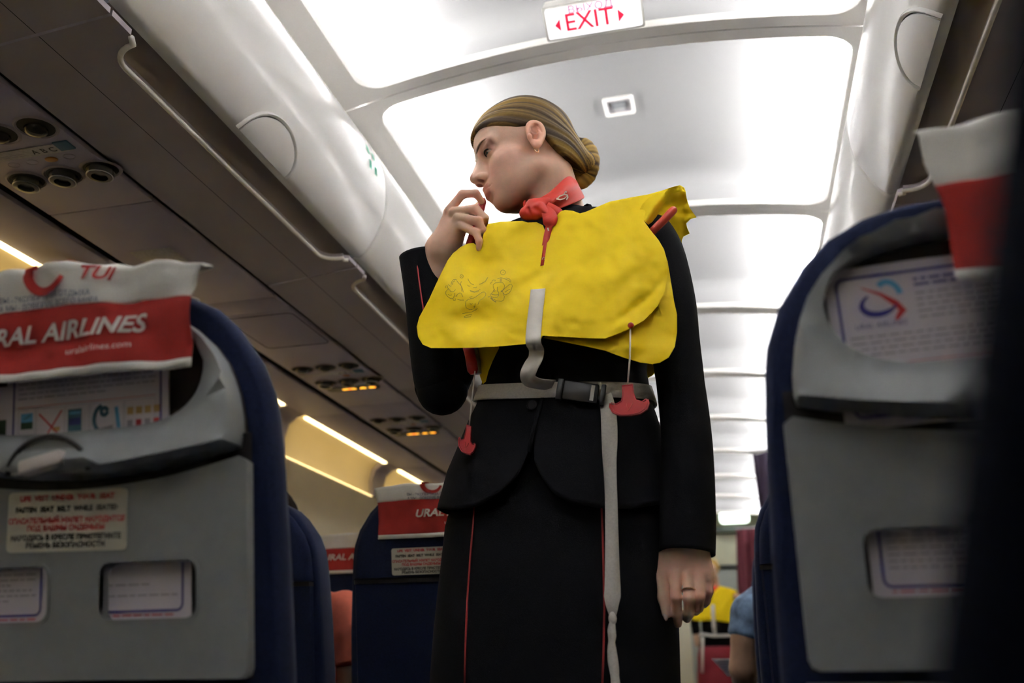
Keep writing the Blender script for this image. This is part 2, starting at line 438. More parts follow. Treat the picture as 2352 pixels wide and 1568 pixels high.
def make_bin(side, y0, first, label):
    bn = empty('overhead_bin', (XC + side * .7, y0, H + 1.08), label, 'overhead bin', 'overhead bins along both sides of the cabin')
    y1 = y0 + MOD
    # door skin
    mb = MB(); ss = list(np.linspace(0, _s[-1], 40)); ysr = [y0 + .003, y0 + .006, y0 + .012, y0 + .3, y0 + .6, y1 - .012, y1 - .006, y1 - .003]
    rows = []
    for y in ysr:
        e = min(y - y0, y1 - y); o = -.006 * max(0, 1 - (e - .003) / .009) ** 2
        rows.append([cp(side, *(lambda q: (q[0], y, q[1]))(door(s, o))) for s in ss] + [cp(side, *(lambda q: (q[0] + .02, y, q[1] + .004))(door(s, o))) for s in reversed(ss)])
    mb.loft(rows); dr = mb.build('door', 'bin', bn, angle=50)
    # raised soft lip near the far end
    # latch: half disc on the lower edge
    yc = y0 + .503
    lt, rm = MB(), MB()
    def hd(a, r, o):
        return cp(side, *(lambda q: (q[0], yc + .112 * r * math.cos(a), q[1]))(door(.001 + .088 * r * math.sin(a), o)))
    A = np.linspace(0, math.pi, 25)
    vs = [hd(a, r, .0045) for r in (.05, .3, .55, .78, .90) for a in A]; fs = []
    for i in range(4):
        for j in range(24): fs.append((i * 25 + j, i * 25 + j + 1, (i + 1) * 25 + j + 1, (i + 1) * 25 + j))
    e = len(vs); vs += [hd(a, .915, -.004) for a in A]
    for j in range(24): fs.append((100 + j, 100 + j + 1, e + j + 1, e + j))
    fs.append(tuple(range(24, -1, -1)))
    la = wobj('latch', vs, fs, 'bin', bn, angle=50)
    rm.loft([[hd(a, r, o) for a in A] for r, o in ((.93, -.001), (.94, .004), (.985, .006), (1.02, .003), (1.025, -.002))], closed=False, cap=False)
    rm.build('latch_rim', 'bin', la, angle=60)
    sm = MB(); sm.loft([[hd(a, r, .0012) for a in A] for r in (.90, .935)], closed=False, cap=False); sm.build('latch_gap', 'seam', la)
    # underside with the hand channel cut out of it
    c0, c1 = y0 + .075, y1 - .075
    outl = [(.700, y0 + .003), (.968, y0 + .003), (.968, y1 - .003), (.700, y1 - .003), (.700, c1 + .02), (.712, c1 + .012)]
    outl += [(.759 - .05 + .05 * math.sin(t), c1 - .05 + .05 * math.cos(t)) for t in np.linspace(0, math.pi / 2, 8)]
    outl += [(.759 - .05 + .05 * math.cos(t), c0 + .05 - .05 * math.sin(t)) for t in np.linspace(0, math.pi / 2, 8)]
    outl += [(.712, c0 - .012), (.700, c0 - .02)]
    V, T = fill2d(outl)
    v, f = slab(V, T, lambda h, y: cp(side, h, y, bottom_z(h)), lambda h, y: cp(side, h, y, bottom_z(h) + .012))
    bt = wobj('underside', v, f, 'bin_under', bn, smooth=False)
    ch = MB(); pr = [(.765, 1.052), (.757, 1.068), (.742, 1.082), (.720, 1.090), (.693, 1.092)]
    ch.loft([[cp(side, h, y, z) for h, z in pr] for y in (y0 + .01, y1 - .01)], closed=False, cap=False)
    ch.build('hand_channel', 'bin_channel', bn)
    lpp = [(.7005, c1 + .018)] + [(h, y) for h, y in outl[5:-2]] + [(.7005, c0 - .018)]
    tb = MB(); tb.tube([cp(side, h, y, bottom_z(h) - .003) for h, y in lpp], .0055, 8); tb.build('channel_lip', 'lip', bn)
    g = MB(); g.add([cp(side, h, y, bottom_z(h) - .0006) for h, y in ((.842, y0 + .004), (.8436, y0 + .004), (.8436, y1 - .004), (.842, y1 - .004))], [(0, 1, 2, 3)])
    g.build('panel_joint', 'seam', bt, smooth=False)
    return bn
ords = ['nearest', 'second', 'third', 'fourth', 'fifth', 'sixth', 'seventh', 'eighth', 'ninth', 'tenth']
bins = {}
for side, sn in ((-1, 'left'), (1, 'right')):
    for i, k in enumerate(range(-1, 9)):
        nm = {0: 'at the top edge', 1: 'half-round latch in view'}.get(i, 'down the aisle')
        lb = f'cream overhead bin on the {sn}, {ords[i]} from the camera, {nm}'
        if i == 0 or (side, 'p') not in bins:
            b = make_bin(side, Y0 + MOD * k, i == 0, lb)
            bins[(side, 'p')] = b
        else:
            b = copy_tree(bins[(side, 'p')]); b.location.y = Y0 + MOD * k
            b['label'] = lb
        bins[(side, i)] = b
# bins behind the camera, seen by nobody, only close the room
for side in (-1, 1):
    mb = MB(); pr = DOOR + [(.80, 1.57), (.80, 1.6)]
    mb.loft([[cp(side, .965, y, 1.03)] + [cp(side, h, y, z) for h, z in pr] for y in (YB, 0.003)], closed=False, cap=False)
    mb.build('trim_%d' % (1 if side < 0 else 2), 'bin', angle=50)['kind'] = 'structure'
# first aid mark on the left bin near the seam
fa = empty('first_aid_mark', cp(-1, .62, Y0 + MOD - .10, 1.33), 'small green and white first aid sticker on the left bin door', 'sticker')
def fam(y, s, o=.0012): 
    q = door(s, o); return cp(-1, q[0], Y0 + MOD - .105 + y, q[1])
for a, b in ((-.028, -.010), (.010, .028)):
    for c, d in ((.225, .252), (.272, .299)):
        mb = MB(); mb.add([fam(a, c), fam(b, c), fam(b, d), fam(a, d)], [(0, 1, 2, 3)]); mb.build('corner_mark', 'green', fa, smooth=False)

# ---------------------------------------------------------------- service panels under the bins
for side, nm in ((-1, 'trim_3'), (1, 'trim_4')):
    tr = empty(nm, cp(side, 1.2, 4, 1.03)); tr['kind'] = 'structure'
    bk = MB(); bk.loft([[cp(side, .955, y, 1.045), cp(side, 1.46, y, 1.04), cp(side, 1.46, y, 1.06), cp(side, .955, y, 1.065)] for y in (YB, YE)])
    bk.build('backing', 'seam', tr, smooth=False)
    e = [YB, .40, 1.61, 2.20, 2.30, 3.33, 4.08, 4.83, 5.58, 6.33, 7.08, 7.83, 8.58, YE]
    for a, b in zip(e, e[1:]):
        q = MB(); q.box(cp(side, 1.115, (a + b) / 2, 1.022 + .006), (.274, b - a - .003, .012), bev=.002); q.build('service_panel', 'psu', tr, angle=30)
    e = [YB, 0.2, 1.27, 2.34, 3.40, 4.47, 5.53, 6.6, 7.7, 8.8, YE]
    for a, b in zip(e, e[1:]):
        q = MB(); q.box(cp(side, 1.362, (a + b) / 2, 1.014 + .006), (.176, b - a - .003, .012), bev=.002); q.build('edge_panel', 'psu', tr, angle=30)
    if side < 0:
        r = MB(); o1 = rrect(.985, 1.21, 2.32, 2.60, .02, 3)
        V, T = fill2d(o1, [rrect(.988, 1.207, 2.323, 2.597, .018, 3)])
        v, f = slab(V, T, lambda h, y: cp(-1, h, y, 1.0212), lambda h, y: cp(-1, h, y, 1.023)); wobj('hatch_joint', v, f, 'seam', tr, smooth=False)
lp = empty('reading_lens', cp(-1, 1.14, 1.87, 1.02), 'pale lilac rectangular light lens set in the left service panel', 'light lens')
mb = MB(); mb.box(cp(-1, 1.135, 1.87, 1.021), (.115, .085, .006), bev=.002); mb.build('lens', 'lens', lp, angle=30)
mb = MB(); mb.box(cp(-1, 1.135, 1.87, 1.0225), (.123, .093, .005), bev=.002); mb.build('rim', 'psu', lp, angle=30)

def make_psu(yc, lit, label):
    Z = 1.0215
    u = empty('passenger_service_unit', cp(-1, 1.115, yc, Z), label, 'service unit', 'overhead service units above the left seats')
    def rec(h, y, rx, ry):                     # oval dark recess
        m_ = MB(); m_.loft([[cp(-1, h + rx * s * math.cos(a), y + ry * s * math.sin(a), Z + z) for a in np.linspace(0, 2 * math.pi, 20, endpoint=False)] for s, z in ((1.12, -.0006), (1.0, -.0035), (.93, .0005), (.80, .0008))])
        m_.build('bowl', 'bin_under', u, angle=60)
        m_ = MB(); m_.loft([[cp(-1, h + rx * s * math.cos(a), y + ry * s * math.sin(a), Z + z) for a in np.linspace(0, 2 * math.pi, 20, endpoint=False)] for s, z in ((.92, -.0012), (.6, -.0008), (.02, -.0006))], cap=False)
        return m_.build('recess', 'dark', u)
    for i in range(3):                          # reading lights
        h = 1.02 + i * .088
        rec(h, yc - .125, .040, .036)
        vs, fs = ellip(cp(-1, h + .006, yc - .118, Z - .001), (.024, .022, .013)); wobj('reading_light', vs, fs, 'gasper', u)
    for i in range(3):                          # air nozzles
        h = 1.00 + i * .092
        rec(h, yc + .045, .042, .034)
        n_ = MB(); n_.loft([[cp(-1, h + .004 + r * math.cos(a), yc + .050 + r * math.sin(a), Z - z) for a in np.linspace(0, 2 * math.pi, 20, endpoint=False)] for r, z in ((.030, 0), (.029, .011), (.025, .016), (.017, .017), (.015, .010), (.004, .009))])
        a_ = n_.build('air_nozzle', 'gasper', u, angle=40)
        rr = MB(); rr.tube([cp(-1, h + .004 + .0265 * math.cos(a), yc + .050 + .0265 * math.sin(a), Z - .0145) for a in np.linspace(0, 2 * math.pi, 25)], .0013, 5, cap=False); rr.build('rim', 'aluminium', a_)
    st = MB(); st.box(cp(-1, 1.122, yc - .050, Z - .0008), (.235, .030, .002)); lab = st.build('label_strip', 'lens', u, smooth=False)
    pr = Print(lambda x, y: cp(-1, 1.122 - x, yc - .050 - y, Z - .0022))
    for i, c in enumerate('ABC'): pr.put('ink_black', text2d(c, .022, bold=.0004), .058 + (i - 1) * .021, -.001)
    for i in range(2):
        for j in range(6): pr.rect('ink_grey', -.105 + j * .02, -.089 + j * .02, -.004 - i * .006 + .002, -.001 - i * .006 + .002)
    pr.build(lab, 'lettering')
    vs, fs = ellip(cp(-1, 1.075, yc - .014, Z), (.015, .010, .003)); wobj('call_button', vs, fs, 'button_amber', u)
    for h in (1.03, 1.12, 1.165):
        g_ = MB(); g_.tube([cp(-1, h + .013 * math.cos(a), yc - .016 + .009 * math.sin(a), Z - .001) for a in np.linspace(0, 2 * math.pi, 17)], .0006, 4, cap=False); g_.build('button', 'ink_grey', u)
    q = MB(); q.box(cp(-1, 1.012, yc - .055, Z - .001), (.034, .030, .004), bev=.001); q.build('latch_button', 'ink_teal', u, angle=30)
    if lit:
        b_ = MB(); V, T = fill2d(rrect(1.005, 1.215, yc + .108, yc + .160, .024, 5)); v, f = slab(V, T, lambda h, y: cp(-1, h, y, Z - .004), lambda h, y: cp(-1, h, y, Z + .002))
        sg = wobj('warning_sign', v, f, 'black_plastic', u, angle=30)
        pr = Print(lambda x, y: cp(-1, 1.110 - x, yc + .134 - y, Z - .0046))
        pr.put('amber', (arc2d(.040, .001, .0125, .010, 0, 360, 14)[:-1], [tuple(range(14))])).put('amber', (arc2d(.074, .001, .0125, .010, 0, 360, 14)[:-1], [tuple(range(14))]))
        pr.rect('amber', .083, .089, -.006, .002).rect('amber', .024, .030, -.008, -.001)
        pr.rect('amber', -.044, .010, -.008, .009)
        pr.build(sg, 'pictogram')
        m_ = MB(); m_.add([cp(-1, 1.110 - x, yc + .134 + y, Z - .0050) for x, y in ((-.022, -.007), (-.008, -.007), (-.008, .007), (-.022, .007))], [(0, 1, 2, 3)]); m_.build('cigarette_mark', 'amber_red', sg, smooth=False)
    return u
make_psu(1.41, False, 'unlit overhead service unit with seat letters B and C, at the left photo edge')
make_psu(2.955, True, 'overhead service unit with lit amber signs, the nearer of the two')
make_psu(3.685, True, 'overhead service unit with lit amber signs, the farther of the two')

# ---------------------------------------------------------------- front galley
gw = MB(); gw.box((XC, 11.9, 1.2), (4, .05, 2.6)); gw.build('wall_front', 'wall', smooth=False)['kind'] = 'structure'

# ---------------------------------------------------------------- seats
SLOPE = .185                                 # recline of the backs
def prof(q):                                 # half width of the cushion at level q above the camera
    T_ = [(-.30, .226), (0, .226), (.107, .223), (.224, .2165), (.27, .2125), (.297, .208), (.333, .194), (.374, .165), (.395, .142), (.412, .108), (.421, .07), (.4255, .0)]
    for (a, wa), (b, wb) in zip(T_, T_[1:]):
        if a <= q <= b: return wa + (wb - wa) * (q - a) / (b - a)
    return 0
QP = [(-.30), -.15, 0, .107, .18, .224, .25, .27, .285, .297, .315, .333, .355, .374, .385, .395, .404, .412, .417, .421, .4238, .4255]
def outline(inset=0.0, qmin=-.30, top=0.0):
    pts = [(prof(q) , q) for q in QP if q >= qmin]
    if qmin not in QP: pts = [(prof(qmin), qmin)] + pts
    pts = pts + [(-w, q) for w, q in reversed(pts[:-1])]
    if inset:
        c = (0, .1); out = []; n = len(pts)
        for i, p_ in enumerate(pts):
            a = Vector(pts[i - 1]); b = Vector(pts[(i + 1) % n]); t = (b - a).normalized(); nn = Vector((-t.y, t.x))
            out.append(tuple(Vector(p_) + nn * inset))
        pts = out
    return pts
def smap(ox, oy, slope=SLOPE, lean=0.0):
    """seat-back coordinates (across, depth forwards, level) to the world"""
    return lambda p, d, q: Vector((ox + p + lean * q, oy + d + (.25 - q) * slope, q + H))
WIN = [(.030, .146, .056, .114), (-.146, -.034, .056, .114)]
def placard(S, parent, p0, q0, d, w=.150, h=.064, rot=0.0):
    def m(x, y, e=0): 
        c, s = math.cos(rot), math.sin(rot); return S(p0 + x * c - y * s, d - e, q0 + x * s + y * c)
    V, T = fill2d(rrect(-w / 2, w / 2, -h / 2, h / 2, .005, 3)); v, f = slab(V, T, lambda x, y: m(x, y, .0012), lambda x, y: m(x, y, -.002))
    st = wobj('placard', v, f, 'sticker', parent, smooth=False)
    pr = Print(lambda x, y: m(x, y, .0018)); k = w / .150
    for s, y, ink, sz, wd in (('LIFE  VEST  UNDER  YOUR  SEAT', .0245, 'ink_red', .0078, 1.06), ('FASTEN  SEAT  BELT  WHILE  SEATED', .0125, 'ink_black', .0078, 1.0),
                              ('СПАСАТЕЛЬНЫЙ ЖИЛЕТ НАХОДИТСЯ', .0005, 'ink_red', .0078, .98), ('ПОД ВАШИМ СИДЕНЬЕМ', -.0075, 'ink_red', .0078, 1.0),
                              ('НАХОДЯСЬ В КРЕСЛЕ ПРИСТЕГНИТЕ', -.0175, 'ink_black', .0078, .96), ('РЕМЕНЬ БЕЗОПАСНОСТИ', -.0255, 'ink_black', .0078, 1.0)):
        pr.put(ink, text2d(s, sz * k, bold=.0004, res=1, wide=wd), 0, y * k)
    pr.build(st, 'lettering')
    return st
def cushion(S, parent, back=.026, name='backrest', m_='blue'):
    mb = MB(); rings = []
    for d, ins in ((back, .010), (back + .006, .003), (back + .018, 0), (.050, 0), (.064, .004), (.076, .018), (.082, .045)):
        rings.append([S(p, d, q) for p, q in outline(ins)])
    mb.loft(rings); return mb.build(name, m_, parent, angle=50)
def lower_seat(S, parent, ox, oy):
    """seat pan, armrests and legs; all below the photo's frame"""
    m_ = MB(); m_.box((ox, oy + .36, .42), (.44, .46, .13), bev=.04); m_.build('seat_cushion', 'blue', parent, angle=40)
    for s in (-1, 1):
        a = MB(); a.box((ox + s * .232, oy + .29, .555), (.042, .34, .035), bev=.014); ar = a.build('armrest', 'black_plastic', parent, angle=40)
        l = MB(); l.box((ox + s * .15, oy + .30, .17), (.035, .30, .34), bev=.008); l.build('leg', 'aluminium', parent, angle=40)
    b = MB(); b.box((ox, oy + .33, .335), (.46, .06, .05), bev=.01); b.build('beam', 'aluminium', parent, angle=40)
def shell_seat(ox, oy, label, latch=True, slope=SLOPE, lean=0.0, m_='blue'):
    S = smap(ox, oy, slope, lean)
    st = empty('aircraft_seat', (ox, oy + .2, 0), label, 'seat', 'blue aircraft seats')
    cushion(S, st, m_=m_)
    # grey bezel round the literature pocket
    out = [(w * .965 - .004, q - .012) for w, q in outline(0, .224)]
    out = [p_ for p_ in out if p_[1] > .226 - .02]
    lo = [( -.188 + .376 * t, .206 + .024 * abs(2 * t - 1) ** 2) for t in np.linspace(0, 1, 21)]
    arc_ = [(.190, .24), (.1885, .262), (.184, .287), (.178, .305), (.170, .323), (.155, .343), (.133, .363), (.105, .377), (.07, .386), (.035, .390), (0, .391)]; arc_ = arc_ + [(-x, y) for x, y in reversed(arc_[:-1])]
    ob = lo + arc_
    pk = arc2d(0, .318, .157, .066, 180, 360, 36)
    pk = [(x * (1 if abs(x) > .1 else 1), .318 - .064 * max(0, 1 - abs(x / .157) ** 5) ** .5) for x, y in pk]
    pk += [(x, .318 + .057 * (1 - abs(x / .157) ** 2.6) ** .5) for x in np.linspace(.156, -.156, 34)][1:-1]
    V, T = fill2d(ob, [pk], .02)
    B = np.array(pk); O = np.array(ob)
    def bez(x, y, back):
        if back: return S(x, .016, y)
        e = min(np.min(np.hypot(B[:, 0] - x, B[:, 1] - y)), np.min(np.hypot(O[:, 0] - x, O[:, 1] - y)))
        return S(x, -.014 - .010 * min(1, e / .016) ** .5 - .034 * max(0, min(1, (.258 - y) / .045)) ** 1.5, y)
    v, f = slab(V, T, lambda x, y: bez(x, y, 0), lambda x, y: bez(x, y, 1)); wobj('pocket_bezel', v, f, 'shell', st, angle=60)
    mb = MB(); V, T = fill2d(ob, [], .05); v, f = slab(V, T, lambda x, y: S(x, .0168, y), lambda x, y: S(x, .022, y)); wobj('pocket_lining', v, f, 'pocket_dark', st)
    # tray table with two windows
    tr = [(-.202, .006), (-.199, -.001), (-.192, -.004), (.192, -.004), (.199, -.001), (.202, .006), (.202, .212)] + [(.194 - .388 * t, .193 + .024 * abs(2 * t - 1) ** 2) for t in np.linspace(0, 1, 17)] + [(-.202, .212)]
    V, T = fill2d(tr, [rrect(a, b, c, d, .012, 4) for a, b, c, d in WIN], .03)
    v, f = slab(V, T, lambda x, y: S(x, -.004 - .004 * min(1, (.202 - abs(x)) / .01), y), lambda x, y: S(x, .010, y))
    tb = wobj('tray_table', v, f, 'shell', st, angle=40)
    for a, b, c, d in WIN:
        V, T = fill2d(rrect(a - .003, b + .003, c - .003, d + .003, .014, 4), [rrect(a, b, c, d, .012, 4)])
        v, f = slab(V, T, lambda x, y: S(x, -.0095, y), lambda x, y: S(x, 0, y)); wobj('window_rim', v, f, 'shell', tb, angle=40)
    mb = MB(); mb.add([S(x, .0112, y) for x, y in ((-.2, -.004), (.2, -.004), (.2, .245), (-.2, .245))], [(0, 1, 2, 3)]); mb.build('tray_shade', 'dark', tb, smooth=False)  # near-black sheet painting the shade under the ledge and behind the windows
    # grey lower shell
    mb = MB(); mb.loft([[S(x, d, q) for x, d in ((-.205, -.002), (.205, -.002), (.205, .014), (-.205, .014))] for q in (-.32, -.014)]); mb.build('lower_shell', 'shell', st, angle=40)
    # latch in its half-round recess
    if latch:
        m_ = MB(); m_.loft([[S(-.010 + .050 * s * math.cos(a), d - .016, .204 + .038 * s * math.sin(a)) for a in np.linspace(0, math.pi, 17)] for s, d in ((1.0, -.0295), (.97, -.0255), (.02, -.0245))], closed=False, cap=False)
        rc = m_.build('latch_recess', 'shell', st, angle=40)
        m_ = MB(); m_.tube([S(-.010 + .050 * math.cos(a), -.0435, .204 + .038 * math.sin(a)) for a in np.linspace(0, math.pi, 21)], .0028, 6); m_.build('recess_edge', 'seam', rc)
        m_ = MB(); m_.box((0, 0, 0), (.052, .016, .017), Matrix.Rotation(math.radians(-12), 3, 'Y'), bev=.004)
        m_.v = [v_ + S(-.010, -.050, .213) for v_ in m_.v]; m_.build('tray_latch', 'latch', st, angle=40)
    return st, S
def cloth_seat(ox, oy, label):
    S = smap(ox, oy)
    st = empty('aircraft_seat', (ox, oy + .2, 0), label, 'seat', 'blue aircraft seats')
    cushion(S, st, -.02)
    mb = MB(); rings = []
    for d, k in ((-.020, .95), (-.034, .93), (-.040, .88)):
        rings.append([S(p * k, d, .215 + (q - .215) * k) for p, q in outline(0, .215)])
    mb.loft(rings); mb.build('back_pad', 'blue', st, angle=50)
    mb = MB(); mb.loft([[S(x, d, q) for x, d in ((-.205, -.02), (-.20, -.03), (.20, -.03), (.205, -.02))] for q in (-.30, .10, .205)]); mb.build('lower_pad', 'blue', st, angle=50)
    mb = MB(); mb.loft([[S(x, d, q) for x, d in ((-.207, -.022), (-.20, -.0335), (.20, -.0335), (.207, -.022))] for q in (.203, .213)]); mb.build('pad_seam', 'dark', st, angle=50)
    return st, S

# headrest covers
def cover(S, p0, label, w=.155, wob=1.0, logo=True, seed=1, red0=.385, red1=.315, tilt=.0, topq=.452, amp=1.0, simple=False, back=0.0, tx=0.0):
    """paper headrest cover: hangs down the back, over the top, and down the front"""
    cv = empty('headrest_cover', S(p0, -.03, .31), label, 'headrest cover', 'printed headrest covers')
    q00 = red1 - .010
    L = [(q00, -.040), (.345, -.035), (.36, -.036), (.385, -.036), (.41, -.036), (.432, -.034), (topq - .006, -.028), (topq + .003, -.012), (topq + .006, .02), (topq - .006, .055), (.436, .078), (.40, .092), (.33, .095)]
    L = [(q, d - (back if d < .02 else 0)) for q, d in L]
    ls = [0.0]
    for a, b in zip(L, L[1:]): ls.append(ls[-1] + math.dist(a, b))
    def at(x, t, o=0.0):
        t = max(0, min(ls[-1] - 1e-6, t)); i = max(j for j in range(len(L) - 1) if ls[j] <= t); k = (t - ls[i]) / (ls[i + 1] - ls[i])
        a, b = L[i], L[i + 1]; q = a[0] + (b[0] - a[0]) * k; d = a[1] + (b[1] - a[1]) * k
        tq, td = b[0] - a[0], b[1] - a[1]; l = math.hypot(tq, td)
        wr = amp * .0045 * (noise1(x * 22 + t * 14, seed) + .6 * noise1(x * 9 - t * 30, seed + 3))
        q2 = amp * (.007 * noise1(x * 17, seed + 1) - .40 * max(0, abs(x) - .06) ** 1.35) * max(0, min(1, (t - .06) / .08)) * (1 if d < .06 else .4)
        xx = x * (1 + .07 * max(0, min(1, (q - .385) / .05)) * (d < .0)) * (1 - .38 * max(0, min(1, (d + .01) / .07)))
        return S(p0 + xx + tilt * (q - .31), d + wr - (tq / l) * o * 1.0, q + q2 + tilt * -x * .35 + (td / l) * o)
    nx, nt = 41, 60
    tb = [ls[-1] * j / (nt - 1) for j in range(nt)]
    tr0, tr1 = red1 - q00, red0 - q00
    ts = sorted(set(tb + [tr0, tr1]))
    def grid(t0, t1, m_, nm, par):
        tt = [t for t in ts if t0 - 1e-9 <= t <= t1 + 1e-9]; X_ = np.linspace(-w, w, nx)
        vs = [at(x, t, .0) for t in tt for x in X_] + [at(x, t, -.0012) for t in tt for x in X_]; n = len(tt) * nx; fs = []
        for i in range(len(tt) - 1):
            for j in range(nx - 1):
                a = i * nx + j; fs.append((a, a + 1, a + nx + 1, a + nx)); fs.append((n + a, n + a + nx, n + a + nx + 1, n + a + 1))
        for i in range(len(tt) - 1):
            for a in (i * nx, i * nx + nx - 1): fs.append((a, a + nx, n + a + nx, n + a))
        for j in range(nx - 1):
            for a in (j, (len(tt) - 1) * nx + j): fs.append((a, a + 1, n + a + 1, n + a))
        return wobj(nm, vs, fs, m_, par)
    grid(0, tr0, 'cover_white', 'hem', cv); rd = grid(tr0, tr1, 'cover_red', 'red_band', cv); wt = grid(tr1, ls[-1], 'cover_white', 'white_sheet', cv)
    if not simple:
        pr = Print(lambda x, y: at(x, y, .0036)); mid = (tr0 + tr1) / 2
        pr.put('cover_letter', text2d('URAL AIRLINES', .0262 - .05 * tx, shear=.25, bold=.0007, wide=1.22), tx + (.004 if logo else .0), mid + .006)
        pr.put('cover_letter', text2d('uralairlines.com', .0105, wide=1.25), .060, mid - .018)
        pr.build(rd, 'lettering')
        if logo:
            pr = Print(lambda x, y: at(x, y, .0036)); cx = -.010; cy = tr1 + .030
            a = arc2d(cx, cy + .006, .022, .020, 185, 345, 20)
            pr.put('cover_red', stroke2d([(cx - .020, cy + .012)] + a, [.011] + [.012 - .006 * i / 20 for i in range(21)]))
            pr.rect('cover_red', cx - .026, cx - .008, cy + .010, cy + .015)
            pr.rect('cover_red', cx + .023, cx + .034, cy + .020, cy + .024)
            pr.build(wt, 'logo'); pr = Print(lambda x, y: at(x, y, .0036))
            pr.put('cover_red', text2d('TUI', .024, shear=.25, bold=.0006), cx + .058, cy + .004)
            pr.put('cover_ink', text2d('ВЫ - ЭКСПЕРТИЗА ОТДЫХА', .0085, bold=.0001, align='LEFT'), cx - .062, cy - .019)
            pr.put('cover_ink', text2d('А МЫ - ДОВЕРИЕ ВСЕГО МИРА', .0085, bold=.0001, align='LEFT'), cx - .062, cy - .028)
            pr.build(wt, 'lettering')
    return cv

def card(S, p0, q0, w, h, d, rot, label, kind=0):
    """printed safety card standing in a seat pocket"""
    c, s = math.cos(rot), math.sin(rot)
    m = lambda x, y, e=0: S(p0 + x * c - y * s, d - e, q0 + x * s + y * c)
    cd = empty('safety_card', S(p0, d, q0), label, 'safety card', 'safety cards in the seat pockets')
    V, T = fill2d(rrect(-w / 2, w / 2, 0, h, .003, 2)); v, f = slab(V, T, lambda x, y: m(x, y, .0006), lambda x, y: m(x, y, -.0006)); wobj('sheet', v, f, 'paper', cd, smooth=False)
    pr = Print(lambda x, y: m(x, y, .0011))
    fr = rrect(-w / 2 + .010, w / 2 - .010, .010, h - .010, .007, 4); pr.put('ink_blue', stroke2d(fr + [fr[0]], .0026))
    def words(x0, x1, y, ink='ink_grey', th=.0017):
        x = x0
        while x < x1 - .004:
            l = min(rnd.uniform(.004, .014), x1 - x); pr.rect(ink, x, x + l, y - th / 2, y + th / 2); x += l + .0022
    L_, R_ = -w / 2 + .016, w / 2 - .016
    if kind == 0:
        lx, ly = L_ + .030, h - .034                 # emblem: blue loop and red stroke
        pr.put('ink_sky', stroke2d(arc2d(lx + .009, ly + .004, .010, .013, -10, 120, 12, 15), .0055))
        pr.put('ink_blue', stroke2d(arc2d(lx, ly - .002, .016, .010, 120, 330, 16, 8), [.002 + .004 * math.sin(math.pi * i / 16) for i in range(17)]))
        pr.put('ink_red', stroke2d([(lx - .014, ly + .014), (lx + .002, ly + .006), (lx + .014, ly - .004), (lx + .019, ly - .011), (lx + .012, ly - .019)], [.001, .003, .006, .007, .003]))
        pr.put('ink_blue', text2d('URAL AIRLINES', .0068, shear=.2), lx - .002, h - .056)
        for i in range(2): words(L_ + .062, R_, h - .018 - i * .005, 'ink_blue', .0022)
        for i in range(5): words(L_ + .062, R_ - .01 * (i == 4), h - .031 - i * .0055)
        for i in range(4): words(L_, R_ - (.06 if i == 3 else 0), h - .066 - i * .0055)
        y0, y1 = h - .135, h - .093
        pr.rect('ink_red', L_, R_, y1 + .0005, y1 + .0012)
        xs = [0, .024, .062, .094, .138, R_ - L_]
        for a, b in zip(xs, xs[1:]):
            b = min(b, R_ - L_)
            if b - a < .01: continue
            bx = [(L_ + a + .001, y0), (L_ + b - .001, y0), (L_ + b - .001, y1 - .002), (L_ + a + .001, y1 - .002)]; pr.put('ink_grey', stroke2d(bx + [bx[0]], .0006))
        pr.rect('ink_sky', L_ + .004, L_ + .020, y1 - .016, y1 - .006).rect('ink_green', L_ + .004, L_ + .020, y1 - .024, y1 - .016)
        pr.put('ink_teal', stroke2d([(L_ + .007, y1 - .013), (L_ + .017, y1 - .008)], .003))
        pr.put('ink_red', stroke2d([(L_ + .028, y1 - .008), (L_ + .056, y1 - .034)], .0022)).put('ink_red', stroke2d([(L_ + .058, y1 - .006), (L_ + .036, y1 - .036)], .0022))
        pr.rect('ink_ochre', L_ + .046, L_ + .056, y1 - .029, y1 - .024)
        pr.rect('ink_teal', L_ + .066, L_ + .084, y1 - .034, y1 - .006).rect('ink_sky', L_ + .067, L_ + .083, y1 - .012, y1 - .009).rect('ink_blue', L_ + .067, L_ + .083, y1 - .024, y1 - .016).rect('ink_red', L_ + .076, L_ + .090, y1 - .035, y1 - .031)
        if w > .17:
            pr.put('ink_teal', stroke2d(arc2d(L_ + .110, y1 - .020, .010, .014, 90, 300, 12), .005)).put('ink_teal', stroke2d(arc2d(L_ + .113, y1 - .012, .004, .004, 0, 360, 10), .005))
            pr.put('ink_sky', stroke2d([(L_ + .128, y1 - .008), (L_ + .132, y1 - .034)], .005)).put('ink_grey', stroke2d([(L_ + .104, y1 - .033), (L_ + .124, y1 - .030)], .005))
            for i in range(4): pr.rect('ink_ochre', L_ + .142 + i * .011, L_ + .150 + i * .011, y1 - .018, y1 - .010).rect('ink_red' if i % 2 else 'ink_grey', L_ + .142 + i * .011, L_ + .149 + i * .011, y1 - .034, y1 - .024)
    else:
        n_ = int(h / .0058)
        for i in range(3, n_ - 3):
            if kind == 1 and (i % 4 == 3 or i < 6): continue
            words(L_, R_ - (.03 if i % 3 == 0 else 0), h - .004 - i * .0056, 'ink_grey', .0016)
        words(L_, R_, .006, 'ink_red', .0016)
    pr.build(cd)
    return cd
